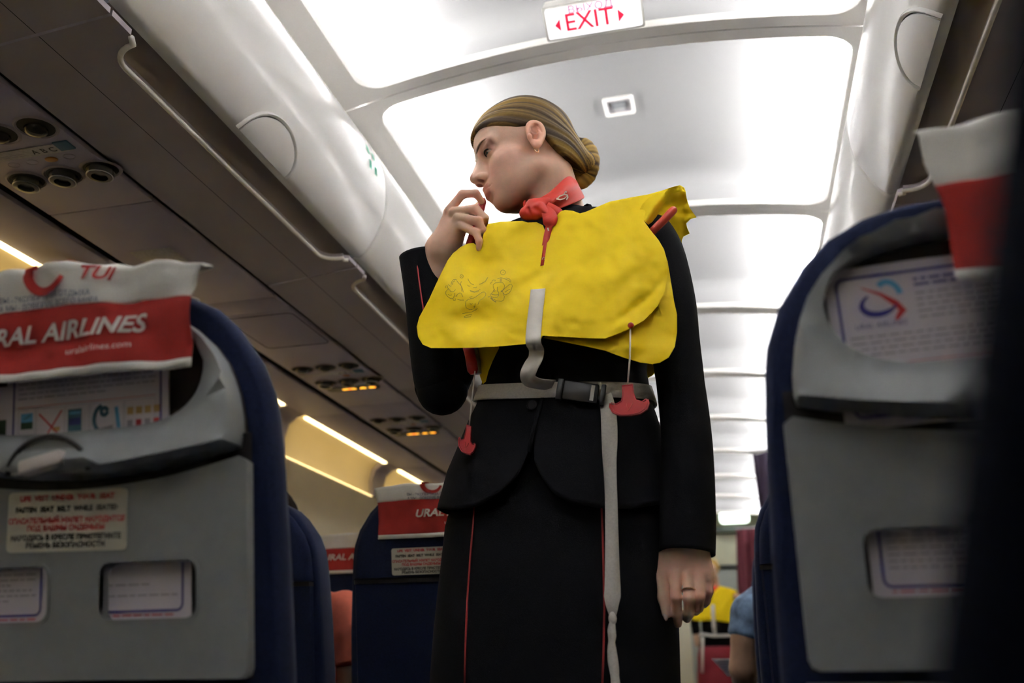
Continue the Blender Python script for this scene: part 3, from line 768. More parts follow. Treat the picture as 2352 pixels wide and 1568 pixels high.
def magazine(S, p0, q0, w, h, d, label):
    mg = empty('magazine', S(p0, d, q0), label, 'magazine')
    mb = MB(); mb.loft([[S(p0 + x, d + e, q0 + y) for x, e in ((-w / 2, 0), (w / 2, 0), (w / 2, .004), (-w / 2, .004))] for y in (0, h)]); mb.build('cover', 'ink_green', mg, smooth=False)
    mb = MB(); mb.add([S(p0 + x, d - .0005, q0 + y) for x, y in ((-w / 2, h * .62), (w / 2, h * .62), (w / 2, h), (-w / 2, h))], [(0, 1, 2, 3)]); mb.build('title_band', 'paper', mg, smooth=False)
    return mg

XL, XR = -.694, .257
Y1, Y2 = .851, 2.155
PITCH = .737
# left row 1: the big grey-backed seat at the lower left
st, S = shell_seat(XL, Y1, 'grey-backed blue seat at the lower left with a life vest placard'); lower_seat(S, st, XL, Y1)
placard(S, st, -.012, .160, -.0085, rot=math.radians(-1))
cover(S, -.012, 'crumpled white and red headrest cover with airline lettering on the lower left seat', w=.168, seed=2, amp=1.3, topq=.438)
card(S, .000, .234, .210, .149, .004, math.radians(.5), 'safety card in the upper pocket of the lower left seat')
magazine(S, -.080, .218, .145, .100, .0095, 'magazine with a green cover behind the safety card at the left photo edge')
card(S, .052, .055, .156, .075, .0085, 0, 'white card behind the right window of the lower left tray table', 1)
card(S, -.128, .054, .165, .080, .0085, 0, 'white card behind the left window of the lower left tray table', 2)
# right row 1
st, S = shell_seat(XR, Y1, 'grey-backed blue seat on the right side of the aisle, directly ahead', latch=False); lower_seat(S, st, XR, Y1)
cover(S, .118, 'white and red headrest cover on the seat at the right', w=.165, seed=7, topq=.475, amp=.6, tilt=-.008, logo=False, red0=.408, red1=.326)
card(S, -.035, .207, .225, .148, .004, math.radians(2), 'safety card with blue and red emblem in the right seat pocket')
card(S, -.060, .056, .160, .075, .0085, 0, 'white card behind the tray table window of the right seat', 2)
m_ = MB(); m_.box(S(.004, -.026, .205), (.020, .014, .075), bev=.004); m_.build('tray_latch', 'latch', st, angle=40)
# right row 0, beside the camera
st, S = shell_seat(XR + .004, .011, 'dark out-of-focus blue seat at the right photo edge, nearest the camera', latch=False, slope=.55, lean=.15, m_='blue_shaded'); lower_seat(S, st, XR + .03, .06)
# rows further on
for i, (ox, oy, lb) in enumerate(((XL - .012, Y2, 'blue cloth seat left of the crew member with a small white placard'), (XL - .533, Y2, 'blue cloth seat behind the lower left seat, with a passenger in it'),
                                 (XL - .513, Y2 + PITCH, 'blue seat glimpsed through the gap between the two left cloth seats'),
                                 (XR, Y2, 'blue aisle seat just behind the right grey-backed seat'), (XR, Y2 + PITCH, 'second blue aisle seat behind the right grey-backed seat'),
                                 (XR, Y2 + 2 * PITCH, 'third blue aisle seat behind the right grey-backed seat'))):
    st, S = cloth_seat(ox, oy, lb); lower_seat(S, st, ox, oy)
    if i == 0:
        placard(S, st, -.025, .250, -.042, w=.150, h=.062)
        cover(S, .022, 'headrest cover on the cloth seat beside the crew member, letters partly hidden', w=.150, back=.014, tx=.04, seed=4, amp=.5, topq=.430, red0=.392, red1=.312)
    elif i == 1: cover(S, -.03, 'headrest cover on the cloth seat beside the seated passenger', w=.125, back=.014, seed=5, amp=.4, topq=.430, logo=False)
    elif i == 2: cover(S, .00, 'headrest cover glimpsed between the two left cloth seats', w=.155, back=.014, seed=6, amp=.4, topq=.430, logo=False)

# ---------------------------------------------------------------- smooth bodies from distance fields
def sdf_mesh(f, lo, hi, h, coarse=4):
    lo = np.array(lo, float); hi = np.array(hi, float)
    n = np.ceil((hi - lo) / (h * coarse)).astype(int) + 1
    N = n * coarse
    def pts(ix): return lo + ix * h
    ci = np.stack(np.meshgrid(*[np.arange(k) for k in n], indexing='ij'), -1).reshape(-1, 3)
    cd = f(lo + (ci * coarse + coarse / 2) * h).reshape(n)
    act = np.abs(cd) < h * coarse * 1.35
    A = act.copy()
    for ax in range(3):
        A |= np.roll(act, 1, ax) | np.roll(act, -1, ax)
    val = np.repeat(np.repeat(np.repeat(np.where(cd < 0, -1.0, 1.0), coarse, 0), coarse, 1), coarse, 2)
    AM = np.repeat(np.repeat(np.repeat(A, coarse, 0), coarse, 1), coarse, 2)
    ix = np.argwhere(AM)
    val[AM] = f(lo + ix * h)
    s = val < 0
    c = np.zeros(tuple(N - 1), int); acc = np.zeros(tuple(N - 1) + (3,)); cnt = np.zeros(tuple(N - 1))
    nx, ny, nz = N
    def sub(a, d): return a[d[0]:nx - 1 + d[0], d[1]:ny - 1 + d[1], d[2]:nz - 1 + d[2]]
    cor = [(i, j, k) for i in (0, 1) for j in (0, 1) for k in (0, 1)]
    for a in cor:
        for ax in range(3):
            if a[ax] == 0:
                b = list(a); b[ax] = 1; b = tuple(b)
                va, vb = sub(val, a), sub(val, b); m = (va < 0) != (vb < 0)
                t = np.where(m, va / np.where(m, va - vb, 1), 0)
                for q in range(3): acc[..., q] += np.where(m, a[q] + (t if q == ax else 0), 0)
                cnt += m
    on = cnt > 0
    idx = -np.ones(on.shape, int); idx[on] = np.arange(on.sum())
    base = np.argwhere(on)
    V = lo + (base + acc[on] / cnt[on][:, None]) * h
    Fq = []
    for ax in range(3):
        o1, o2 = [q for q in range(3) if q != ax]
        sl = [slice(None)] * 3; sl2 = [slice(None)] * 3; sl[ax] = slice(0, -1); sl2[ax] = slice(1, None)
        m = s[tuple(sl)] != s[tuple(sl2)]
        e = np.argwhere(m); e = e[(e[:, o1] > 0) & (e[:, o2] > 0) & (e[:, o1] < N[o1] - 1) & (e[:, o2] < N[o2] - 1)]
        q = []
        for d1, d2 in ((0, 0), (1, 0), (1, 1), (0, 1)):
            g = e.copy(); g[:, o1] -= d1; g[:, o2] -= d2; q.append(idx[g[:, 0], g[:, 1], g[:, 2]])
        q = np.stack(q, 1); q = q[(q >= 0).all(1)]; Fq.append(q)
    Fa = np.concatenate(Fq)
    return V, Fa
def smin(a, b, k):
    h = np.clip(.5 + .5 * (b - a) / k, 0, 1); return b * (1 - h) + a * h - k * h * (1 - h)
def smax(a, b, k): return -smin(-a, -b, k)
def s_ell(p, c, r, R=None):
    q = p - np.array(c)
    if R is not None: q = q @ R
    r = np.array(r); k0 = np.linalg.norm(q / r, axis=1); k1 = np.linalg.norm(q / r ** 2, axis=1) + 1e-9
    return k0 * (k0 - 1) / k1
def s_cap(p, a, b, ra, rb):
    a = np.array(a, float); b = np.array(b, float); d = b - a; t = np.clip(((p - a) @ d) / (d @ d + 1e-12), 0, 1)
    return np.linalg.norm(p - a - t[:, None] * d, axis=1) - (ra + (rb - ra) * t)
def s_chain(p, pts, rr, k=.002):
    d = None
    for i in range(len(pts) - 1):
        e = s_cap(p, pts[i], pts[i + 1], rr[i], rr[i + 1]); d = e if d is None else smin(d, e, k)
    return d
def cr(P, n):
    out = []; P = [np.array(p_) for p_ in P]
    for i in range(len(P) - 1):
        p0, p1, p2, p3 = P[max(i - 1, 0)], P[i], P[i + 1], P[min(i + 2, len(P) - 1)]
        for k in range(n):
            t = k / n; out.append(.5 * ((2 * p1) + (-p0 + p2) * t + (2 * p0 - 5 * p1 + 4 * p2 - p3) * t * t + (-p0 + 3 * p1 - 3 * p2 + p3) * t ** 3))
    out.append(P[-1]); return out
def smooth_mesh(V, Fq, it=2, lam=.5):
    for _ in range(it):
        acc = np.zeros_like(V); cnt = np.zeros(len(V))
        for a in range(4):
            b = (a + 1) % 4
            np.add.at(acc, Fq[:, a], V[Fq[:, b]]); np.add.at(cnt, Fq[:, a], 1)
            np.add.at(acc, Fq[:, b], V[Fq[:, a]]); np.add.at(cnt, Fq[:, b], 1)
        V = V + lam * (acc / np.maximum(cnt, 1)[:, None] - V)
    return V
def np_obj(name, V, Fa, m, parent=None, col=None):
    w = Vector((0, 0, 0)); o = parent
    while o is not None: w = w + o.location; o = o.parent
    me = bpy.data.meshes.new(name)
    me.from_pydata((np.asarray(V) - np.array(w)).tolist(), [], [tuple(int(i) for i in q) for q in Fa]); me.update()
    bm = bmesh.new(); bm.from_mesh(me); bmesh.ops.recalc_face_normals(bm, faces=bm.faces); bm.to_mesh(me); bm.free()
    me.materials.append(M(m)); me.polygons.foreach_set('use_smooth', [True] * len(me.polygons))
    if col is not None:
        at = me.color_attributes.new('tint', 'FLOAT_COLOR', 'POINT')
        c4 = np.ones((len(V), 4), np.float32); c4[:, :3] = col; at.data.foreach_set('color', c4.ravel())
    return link(bpy.data.objects.new(name, me), parent)
def W(u, v, Y): return np.array(px(u, v, Y))

mat('skin', (.82, .53, .395), .42, var=.04, scale=90, sss=.12, bump=.12, bscale=700, attr='tint', spec=.35)
mat('hair', (1, 1, 1), .55, var=.18, scale=140, bump=.25, bscale=900, attr='tint', spec=.22)
mat('eye_white', (.62, .60, .58), .15)
mat('eye_iris', (.10, .13, .13), .1)
mat('lash', (.02, .015, .012), .6)
mat('brow', (.42, .28, .20), .9, spec=.1)
mat('gold', (.85, .58, .38), .2, 1.0)
mat('nail', (.78, .58, .55), .25, coat=.5)
mat('black_cloth', (.0068, .0070, .0092), .85, var=.25, scale=300, bump=.3, bscale=1200, spec=.12)
mat('piping', (.42, .03, .03), .6)
mat('scarf', (.60, .030, .014), .55, var=.06, scale=60, bump=.15, bscale=900)
mat('scarf_mark', (.75, .60, .52), .6)
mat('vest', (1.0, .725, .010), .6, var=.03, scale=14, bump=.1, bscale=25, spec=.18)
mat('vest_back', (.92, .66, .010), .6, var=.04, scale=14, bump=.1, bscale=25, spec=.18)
mat('vest_ink', (.30, .21, .01), .6)
mat('webbing', (.70, .67, .62), .8, var=.08, scale=300, bump=.4, bscale=900)
mat('ribbon', (.88, .84, .77), .45, var=.04, scale=60)
mat('red_plastic', (.50, .022, .025), .35, var=.05, scale=80)
mat('red_tube', (.58, .06, .03), .35)
mat('button', (.008, .008, .009), .5, spec=.25)

# ---------------------------------------------------------------- crew member
person = empty('person', (-.28, 1.52, 0), 'crew member in black skirt suit and red neck scarf, looking aside in the aisle', 'person')
def rot3(a, b, c):
    ca, sa, cb, sb, cc, sc = math.cos(a), math.sin(a), math.cos(b), math.sin(b), math.cos(c), math.sin(c)
    return np.array([[ca, -sa, 0], [sa, ca, 0], [0, 0, 1]]) @ np.array([[cb, 0, sb], [0, 1, 0], [-sb, 0, cb]]) @ np.array([[1, 0, 0], [0, cc, -sc], [0, sc, cc]])
HR = rot3(3.5107, .2237, .1287); HO = np.array([-.3201, 1.4987, .9192 + H])
def h2w(p): return np.asarray(p) @ HR.T + HO
def w2h(p): return (np.asarray(p) - HO) @ HR
E_C = np.array([.0690, .0300, .0185])
def head_sdf(p, ears=True):
    q = p.copy(); q[:, 1] = np.abs(q[:, 1]); L = lambda *a: np.array(a)
    d = s_ell(q, (-.014, 0, .050), (.088, .071, .083))
    d = smin(d, s_ell(q, (.034, 0, .048), (.060, .060, .060)), .02)                # forehead
    d = smin(d, s_ell(q, (.026, 0, -.026), (.055, .053, .064)), .02)               # face
    d = smin(d, s_ell(q, (.040, .026, -.040), (.040, .029, .042)), .02)            # cheek
    d = smin(d, s_ell(q, (.047, .038, -.014), (.024, .020, .016)), .024)           # cheek bone
    d = smin(d, s_cap(q, (.058, .012, -.078), (.000, .048, -.050), .015, .017), .02)  # jaw line
    d = smin(d, s_ell(q, (.0665, 0, -.080), (.019, .019, .016)), .015)              # chin
    d = smin(d, s_ell(q, (.076, 0, -.053), (.021, .026, .022)), .014)              # mouth mound
    d = smin(d, s_cap(q, (.083, .008, .030), (.066, .046, .031), .009, .007), .012)   # brow
    d = smax(d, -s_ell(q, (.099, .034, .0165), (.0215, .0190, .0150)), .011)          # eye socket
    d = smin(d, s_ell(q, (.086, 0, -.016), (.021, .0125, .021)), .010)
    d = smin(d, s_cap(q, (.084, 0, .028), (.105, 0, -.013), .0066, .0082), .010)   # bridge of nose
    d = smin(d, s_ell(q, (.1090, 0, -.0195), (.0092, .0088, .0082)), .009)          # tip
    d = smin(d, s_ell(q, (.0965, .0112, -.0240), (.0118, .0072, .0078)), .004)     # wing
    d = smax(d, -s_ell(q, (.1010, .0072, -.0310), (.0068, .0040, .0056)), .0015)    # nostril
    # eyelids over the eyeball, leaving a slit
    lid = np.linalg.norm(q - E_C, axis=1) - .0146
    lid = smax(lid, -s_ell(q, E_C + L(.012, .003, -.0062), (.010, .0125, .0017)), .0013)
    d = smin(d, lid, .004)
    d = smin(d, s_cap(q, (.0850, .012, .0262), (.0765, .043, .0242), .0032, .0028), .005)
    # lips
    d = smin(d, s_chain(q, [(.0955, 0, -.0470), (.0915, .011, -.0482), (.0795, .0245, -.0525)], [.0052, .0048, .0020]), .004)
    d = smin(d, s_chain(q, [(.0930, 0, -.0580), (.0895, .011, -.0580), (.0795, .0230, -.0545)], [.0060, .0054, .0022]), .004)
    d = smax(d, -s_chain(q, [(.1030, 0, -.0525), (.0985, .011, -.0527), (.0800, .0265, -.0540)], [.0011, .0011, .0009]), .0018)
    d = smax(d, -s_ell(q, (.098, 0, -.0715), (.012, .018, .0050)), .008)           # hollow under the lip
    return d
def s_cr(p, pts, rr, k):
    n = 5; C_ = cr(pts, n); m = len(pts); r_ = [float(np.interp(i / n, range(m), rr)) for i in range(len(C_))]
    return s_chain(p, C_, r_, k)
def ear_sdf(q):
    L = lambda *a: np.array(a)
    c = L(-.004, .0705, .004); n = L(-.30, .92, .10); n = n / np.linalg.norm(n); u = L(-.20, -.12, 1.0); u = u - n * (u @ n); u /= np.linalg.norm(u); v = np.cross(n, u); v = v if v[0] < 0 else -v
    e = lambda a, b, o=0: c + u * a + v * b + n * o
    R = np.column_stack([u, v, n])
    plate = s_ell(q, e(.002, .002, .003), (.030, .0165, .0075), R)
    plate = smax(plate, -s_ell(q, e(-.003, -.002, .0095), (.0125, .0085, .0125), R), .002)
    plate = smax(plate, -s_ell(q, e(.014, .001, .0100), (.0115, .0088, .0092), R), .002)
    plate = smin(plate, s_chain(q, [e(-.012, .010, .0075), e(.002, .0105, .0085), (e(.012, .0075, .0085))], [.0030, .0028, .0022], .003), .002)
    rim = s_cr(q, [e(.004, -.011, .003), e(.017, -.012, .006), e(.027, -.007, .008), e(.031, .003, .009), e(.027, .013, .010), e(.012, .0175, .0105), e(-.004, .0155, .010), e(-.016, .010, .007), e(-.026, .003, .005)],
                  [.0028, .0034, .0038, .0040, .0038, .0034, .0032, .0036, .0055], .003)
    lobe = s_ell(q, e(-.026, -.001, .005), (.0090, .0078, .0048), R)
    tra = s_ell(q, e(-.008, -.0105, .006), (.0060, .0042, .0048), R)
    return smin(smin(smin(plate, rim, .003), lobe, .005), tra, .003)
NB = np.array([-.262, 1.540, H + .775]); NT = h2w((-.030, 0, -.035))
CH = np.array([-.27, 1.53, H + .70])
def body_sdf(p):
    d = head_sdf(w2h(p))
    nk = s_cap(p, NT, NB, .050, .054)
    nk = smin(nk, s_cap(p, h2w((-.012, .030, -.050)), NB + np.array([-.03, -.045, -.02]), .018, .013), .02)
    d = smin(d, nk, .022)
    d = smin(d, s_ell(p, NB + np.array([.01, .02, -.06]), (.17, .075, .065)), .05)
    return d
bodyV, bodyF, bodyC = [], [], []
def add_body(V, Fa, C=None):
    n = sum(len(x) for x in bodyV); bodyV.append(V); bodyF.extend([tuple(int(i) + n for i in q) for q in Fa]); bodyC.append(np.ones((len(V), 3)) if C is None else C)
V, Fa = sdf_mesh(body_sdf, (-.47, 1.38, H + .72), (-.12, 1.66, H + 1.08), .0018)
V = smooth_mesh(V, Fa, 1, .4)
q = w2h(V); qa = q.copy(); qa[:, 1] = np.abs(qa[:, 1])
C = np.ones((len(V), 3))
def tint(mask, c): 
    global C
    C = C * (1 - mask[:, None]) + C * np.array(c) * mask[:, None]
ld = np.minimum(s_chain(qa, [(.0965, 0, -.0465), (.0925, .011, -.0480), (.0795, .0235, -.0525)], [.0060, .0052, .0016]), s_chain(qa, [(.0945, 0, -.0585), (.0905, .011, -.0580), (.0795, .0220, -.0545)], [.0066, .0058, .0018]))
tint(np.clip(1 - ld / .0022, 0, 1), (.80, .56, .58))
tint(np.clip(1 - s_ell(qa, (.060, .045, -.020), (.03, .02, .02)) / .02, 0, 1) * .5, (1.0, .84, .84))
tint(np.clip(1 - s_ell(qa, (.112, 0, -.02), (.012, .02, .012)) / .008, 0, 1) * .25, (1.0, .86, .84))
tint(np.clip(1 - s_ell(qa, (.078, .034, .024), (.015, .019, .011)) / .008, 0, 1) * .9, (.52, .42, .42))  # eye socket shade, with make-up, put into the skin colour
tint(np.clip(1 - s_ell(qa, (.1010, .0072, -.0315), (.0058, .0034, .0050)) / .002, 0, 1), (.30, .16, .14))   # shade inside the nostrils tinted into the skin
add_body(V, Fa, C)
V, Fa = sdf_mesh(ear_sdf, (-.045, .055, -.045), (.030, .100, .055), .0011); V = smooth_mesh(V, Fa, 1, .4)
Ce = np.tile(np.array([1.0, .86, .82]), (len(V), 1))
ms = np.clip(1 - s_ell(V, (-.005, .0745, .006), (.010, .010, .018)) / .003, 0, 1)[:, None] * .55; Ce = Ce * (1 - ms) + Ce * np.array([.62, .45, .42]) * ms  # ear hollow tinted dark red, standing in for its shade
add_body(h2w(V), Fa, Ce); add_body(h2w(V * np.array([1, -1, 1])), Fa, Ce)

# hand raised to the mouthpiece of the vest
HY = 1.425
def fing(lst): return [W(u, v, HY + dy) for u, v, dy in lst]
hA = {'index': ([(1031, 484, .004), (1062, 446, -.006), (1093, 444, -.004), (1106, 462, .012)], [.0098, .0086, .0078, .0066]),
      'middle': ([(1043, 487, -.004), (1092, 480, -.016), (1113, 501, -.010), (1113, 521, .010)], [.0104, .0092, .0082, .0068]),
      'ring': ([(1052, 500, -.008), (1098, 508, -.018), (1109, 530, -.010), (1109, 548, .006)], [.0100, .0088, .0078, .0064]),
      'pinky': ([(1060, 517, -.008), (1094, 535, -.016), (1101, 555, -.016), (1100, 571, -.014)], [.0090, .0078, .0068, .0055])}
wrA = W(1008, 604, HY + .045)
def handA(p):
    d = s_cap(p, wrA, W(1012, 575, HY + .03), .0275, .027)
    d = smin(d, s_cap(p, W(1013, 570, HY + .028), W(1034, 492, HY + .010), .023, .0125), .02)
    d = smin(d, s_cap(p, W(1024, 568, HY + .026), W(1050, 512, HY + .004), .022, .0125), .018)
    d = smin(d, s_cap(p, W(1036, 560, HY + .024), W(1058, 522, HY + .002), .017, .0125), .016)
    d = smin(d, s_cap(p, wrA, W(985, 690, HY + .06), .0275, .034), .02)
    g = None
    for k, (a, r) in hA.items():
        e = s_chain(p, fing(a), [x * .94 for x in r], .003); g = e if g is None else smin(g, e, .0008)
    d = smin(d, g, .005)
    th = s_chain(p, [W(1030, 555, HY + .045), W(1062, 515, HY + .052), W(1088, 488, HY + .046), W(1102, 472, HY + .036)], [.016, .0125, .0105, .0088], .004)
    return smin(d, th, .006)
V, Fa = sdf_mesh(handA, (-.56, 1.37, H + .62), (-.37, 1.52, H + .90), .0021); V = smooth_mesh(V, Fa, 1, .4)
C = np.ones((len(V), 3))
for k, (a, r) in hA.items():
    for j in (1, 2, 3): 
        m = np.clip(1 - (np.linalg.norm(V - fing(a)[j], axis=1) - .006) / .012, 0, 1) * .5; C = C * (1 - m[:, None]) + C * np.array((1.0, .80, .76)) * m[:, None]
add_body(V, Fa, C)

# hand hanging at the side, back of the hand to the front
GY = 1.462
hB = {'index': ([(1550, 1322, -.010), (1553, 1372, -.020), (1556, 1410, -.006), (1557, 1432, .010)], [.0105, .0092, .0082, .0070]),
      'middle': ([(1581, 1322, -.012), (1583, 1374, -.024), (1582, 1408, -.008), (1578, 1420, .012)], [.0108, .0096, .0086, .0074]),
      'ring': ([(1606, 1320, -.010), (1607, 1370, -.020), (1604, 1396, -.004), (1598, 1404, .014)], [.0102, .0090, .0080, .0070]),
      'pinky': ([(1626, 1318, -.002), (1627, 1358, -.010), (1622, 1380, .004), (1617, 1388, .018)], [.0090, .0078, .0070, .0062])}
def gfin(lst): return [W(u, v, GY + dy) for u, v, dy in lst]
wrB = W(1572, 1258, GY + .004)
def handB(p):
    d = s_cap(p, W(1578, 1190, GY + .010), wrB, .030, .0255)
    for (u0, u1, r0, r1) in ((1546, 1550, .020, .0125), (1566, 1581, .022, .0130), (1588, 1606, .021, .0125), (1604, 1625, .016, .0110)):
        d = smin(d, s_cap(p, W(u0, 1268, GY + .004), W(u1, 1318, GY - .004), r0, r1), .014)
    g = None
    for k, (a, r) in hB.items():
        e = s_chain(p, gfin(a), [x * .91 for x in r], .003); g = e if g is None else smin(g, e, .0006)
    d = smin(d, g, .005)
    th = s_chain(p, [W(1536, 1282, GY + .010), W(1522, 1326, GY + .004), W(1526, 1372, GY - .004), W(1531, 1408, GY - .004)], [.017, .0125, .0100, .0075], .005)
    return smin(d, th, .006)
V, Fa = sdf_mesh(handB, (-.16, 1.40, H + .03), (0.01, 1.52, H + .25), .0020); V = smooth_mesh(V, Fa, 1, .4)
C = np.ones((len(V), 3))
for k, (a, r) in hB.items():
    for j in (0, 1): 
        m = np.clip(1 - (np.linalg.norm(V - gfin(a)[j], axis=1) - .008) / .012, 0, 1) * .45; C = C * (1 - m[:, None]) + C * np.array((1.0, .80, .76)) * m[:, None]
add_body(V, Fa, C)
# trunk and arms inside the clothes, legs under the skirt
t = MB(); t.tube([(-.262, 1.545, H + .80), (-.265, 1.535, H + .70), (-.268, 1.525, H + .58), (-.268, 1.522, H + .47), (-.29, 1.522, H + .30), (-.295, 1.525, H + .10)], [.055, .078, .080, .075, .085, .088], 18); add_body(np.array([tuple(v) for v in t.v]), t.f)
t = MB(); t.tube([(-.20, 1.54, H + .74), (-.13, 1.525, H + .725), (-.082, 1.505, H + .66), (-.068, 1.49, H + .50), (-.060, 1.48, H + .36), (-.066, 1.472, H + .24), tuple(W(1575, 1215, GY + .008))], [.05, .042, .038, .034, .031, .029, .026], 14); add_body(np.array([tuple(v) for v in t.v]), t.f)
t = MB(); t.tube([(-.33, 1.54, H + .74), (-.41, 1.525, H + .715), (-.455, 1.524, H + .62), (-.480, 1.52, H + .52), (-.492, 1.512, H + .482), (-.500, 1.496, H + .56), tuple(W(988, 680, HY + .058)), tuple(W(1000, 630, HY + .05))], [.05, .042, .038, .035, .033, .032, .031, .027], 14); add_body(np.array([tuple(v) for v in t.v]), t.f)
for s in (-1, 1):
    t = MB(); t.tube([(-.295 + s * .085, 1.53, z) for z in (.80, .50, .46, .34, .22, .10, .06)], [.085, .062, .058, .058, .045, .036, .038], 16)
    add_body(np.array([tuple(v) for v in t.v]), t.f)
np_obj('body', np.concatenate(bodyV), bodyF, 'skin', person, np.concatenate(bodyC))
for s in (-1, 1):
    sh = MB(); rings = []
    for y, w_, z1 in ((1.60, .024, .075), (1.57, .032, .085), (1.52, .034, .075), (1.46, .040, .055), (1.41, .042, .045), (1.37, .030, .035), (1.355, .012, .025)):
        rings.append([Vector((-.295 + s * .085 + w_ * math.cos(a), y, .004 + (z1 - .004) * (.5 + .5 * math.sin(a)))) for a in np.linspace(0, 2 * math.pi, 14, endpoint=False)])
    sh.loft(rings); sh.build('shoe', 'black_cloth', person)

# eyes, lashes, brows, earring
for s in (-1, 1):
    ec_ = E_C * np.array([1, s, 1])
    vs, fs = ellip((0, 0, 0), (.0132, .0132, .0132)); ey_ = np_obj('eyeball', h2w(np.array([tuple(v) for v in vs]) + ec_), fs, 'eye_white', person)
    g = np.array([.80, .05 * s, -.60]); g /= np.linalg.norm(g); z_ = np.cross(g, [0, 1, 0]); z_ /= np.linalg.norm(z_); y_ = np.cross(z_, g)
    vs = [ec_ + g * .0128 + (y_ * math.cos(a) + z_ * math.sin(a)) * r - g * r * r * 30 for r in (.0001, .003, .0055) for a in np.linspace(0, 2 * math.pi, 16, endpoint=False)]
    fs = [(i * 16 + j, i * 16 + (j + 1) % 16, (i + 1) * 16 + (j + 1) % 16, (i + 1) * 16 + j) for i in range(2) for j in range(16)]
    np_obj('iris', h2w(np.array(vs) + g * .0006), fs, 'eye_iris', ey_)
    t = MB(); pts = []
    for a in np.linspace(-1, 1, 13):
        dir_ = np.array([math.cos(a * .95), math.sin(a * .95) * 1.0, 0]); dir_[1] *= 1
        pts.append(Vector(h2w(ec_ + np.array([.0150 * math.cos(a * .95), .0150 * math.sin(a * .95) + .001 * s, -.0024 - .0036 * a * a]))))
    t.tube(pts, [.0006] + [.0016] * 11 + [.0006], 6); t.build('eyelash', 'lash', person)
    bl = [h2w(np.array([x, y * s, z])) for x, y, z in ((.0940, .009, .0310), (.0920, .020, .0355), (.0860, .032, .0385), (.0770, .043, .0370), (.068, .051, .032))]
    bm_ = MB(); bm_.tube([Vector(b) for b in cr(bl, 6)], [float(np.interp(i / 24, [0, .25, .5, .75, 1], [.0008, .0017, .0018, .0014, .0004])) for i in range(25)], 8); bm_.build('eyebrow', 'brow', person)
lob = h2w(np.array([.000, .0770, -.024])); t = MB()
ax1 = HR @ np.array([.75, .25, .1]); ax2 = HR @ np.array([0, 0, -1.0])
t.tube([Vector(lob + ax2 * .006 + (ax1 * math.cos(a) + ax2 * math.sin(a)) * .0056) for a in np.linspace(-1.2, 4.0, 18)], .0013, 6); t.build('earring', 'gold', person)
# ring and nails
rg = gfin(hB['middle'][0]); rc_ = rg[0] * .33 + rg[1] * .67; ax = rg[1] - rg[0]; ax /= np.linalg.norm(ax); s1 = np.cross(ax, [0, 1, 0]); s1 /= np.linalg.norm(s1); s2 = np.cross(ax, s1)
t = MB(); t.tube([Vector(rc_ + (s1 * math.cos(a) + s2 * math.sin(a)) * .0106) for a in np.linspace(0, 2 * math.pi, 25)], .0010, 6, cap=False)
for i in range(5):
    a = -math.pi / 2 + (i - 2) * .26; c_ = rc_ + (s1 * math.cos(a) + s2 * math.sin(a)) * .0112 * (1 if s2[1] > 0 else -1)
    vs, fs = ellip(Vector(c_), (.0016, .0016, .0016), 8, 5); t.add(vs, fs)
t.build('finger_ring', 'gold', person)
tp = W(1529, 1409, GY - .008); vs, fs = ellip((0, 0, 0), (.0042, .0030, .0105), 14, 10); np_obj('thumbnail', np.array([tuple(v) for v in vs]) + tp, fs, 'nail', person)

# hair: smooth cap combed back to the bun, with strand grooves
HX = np.array([-.11, -.10, -.06, -.045, -.030, -.016, -.004, .006, .02, .045, .065, .08, .10]); HZ = np.array([-.050, -.046, -.034, -.018, .004, .026, .034, .034, .036, .046, .058, .068, .074])
AXF = np.array([.090, 0, .075]); AXB = np.array([-.112, 0, -.012])
def strand(q):
    a = AXB - AXF; a = a / np.linalg.norm(a); up = np.array([.35, 0, .94]); up = up - a * (up @ a); up /= np.linalg.norm(up)
    r = q - AXF; t = np.clip(r @ a / np.linalg.norm(AXB - AXF), -.2, 1.2); ph = np.arctan2(q[:, 1], (r @ up) + .012 + .02 * t)
    return ph, t
def groove(q):
    ph, t = strand(q); w = .25 * np.sin(t * 5 + ph * 2)
    fd = np.clip((np.linalg.norm(q - AXB, axis=1) - .02) / .05, 0, 1) * np.clip((np.linalg.norm(q - AXF, axis=1) - .01) / .04, .2, 1)
    return (.6 * np.sin(ph * 31 + w * 6) + .3 * np.sin(ph * 57 + 1.3 + w * 9) + .4 * np.sin(ph * 14 + w * 3)) * fd
def hair_sdf(p):
    q = w2h(p); qa = q.copy(); qa[:, 1] = np.abs(qa[:, 1])
    d = s_ell(qa, (-.012, 0, .054), (.096, .0765, .0905))
    d = smin(d, s_ell(qa, (.034, 0, .052), (.066, .065, .064)), .02)
    d = smin(d, s_ell(qa, (-.045, 0, -.005), (.060, .062, .062)), .03)
    d = smin(d, s_cap(qa, (-.07, 0, .0), (-.112, 0, -.020), .040, .022), .03)
    d = d - .0012 * groove(q)
    b = np.interp(qa[:, 0], HX, HZ) - qa[:, 2]
    b = b * .75
    # keep the ear free
    d = smax(d, b, .006)
    d = smax(d, -s_ell(qa, (-.002, .082, .004), (.017, .022, .033)), .004)
    return d
V, Fa = sdf_mesh(hair_sdf, (-.46, 1.38, H + .82), (-.17, 1.64, H + 1.09), .0018); V = smooth_mesh(V, Fa, 1, .25)
q = w2h(V); ph, t_ = strand(q)
rs = np.random.RandomState(3); tab = rs.rand(400)
def streak(ph, n): 
    x = (ph + math.pi) / (2 * math.pi) * n; i = np.floor(x).astype(int) % 400; f_ = x - np.floor(x); f_ = f_ * f_ * (3 - 2 * f_); return tab[i] * (1 - f_) + tab[(i + 1) % 400] * f_
sv = .5 * streak(ph + .03 * np.sin(t_ * 6), 60) + .3 * streak(ph, 140) + .2 * streak(ph + .02 * np.sin(9 * t_), 300)
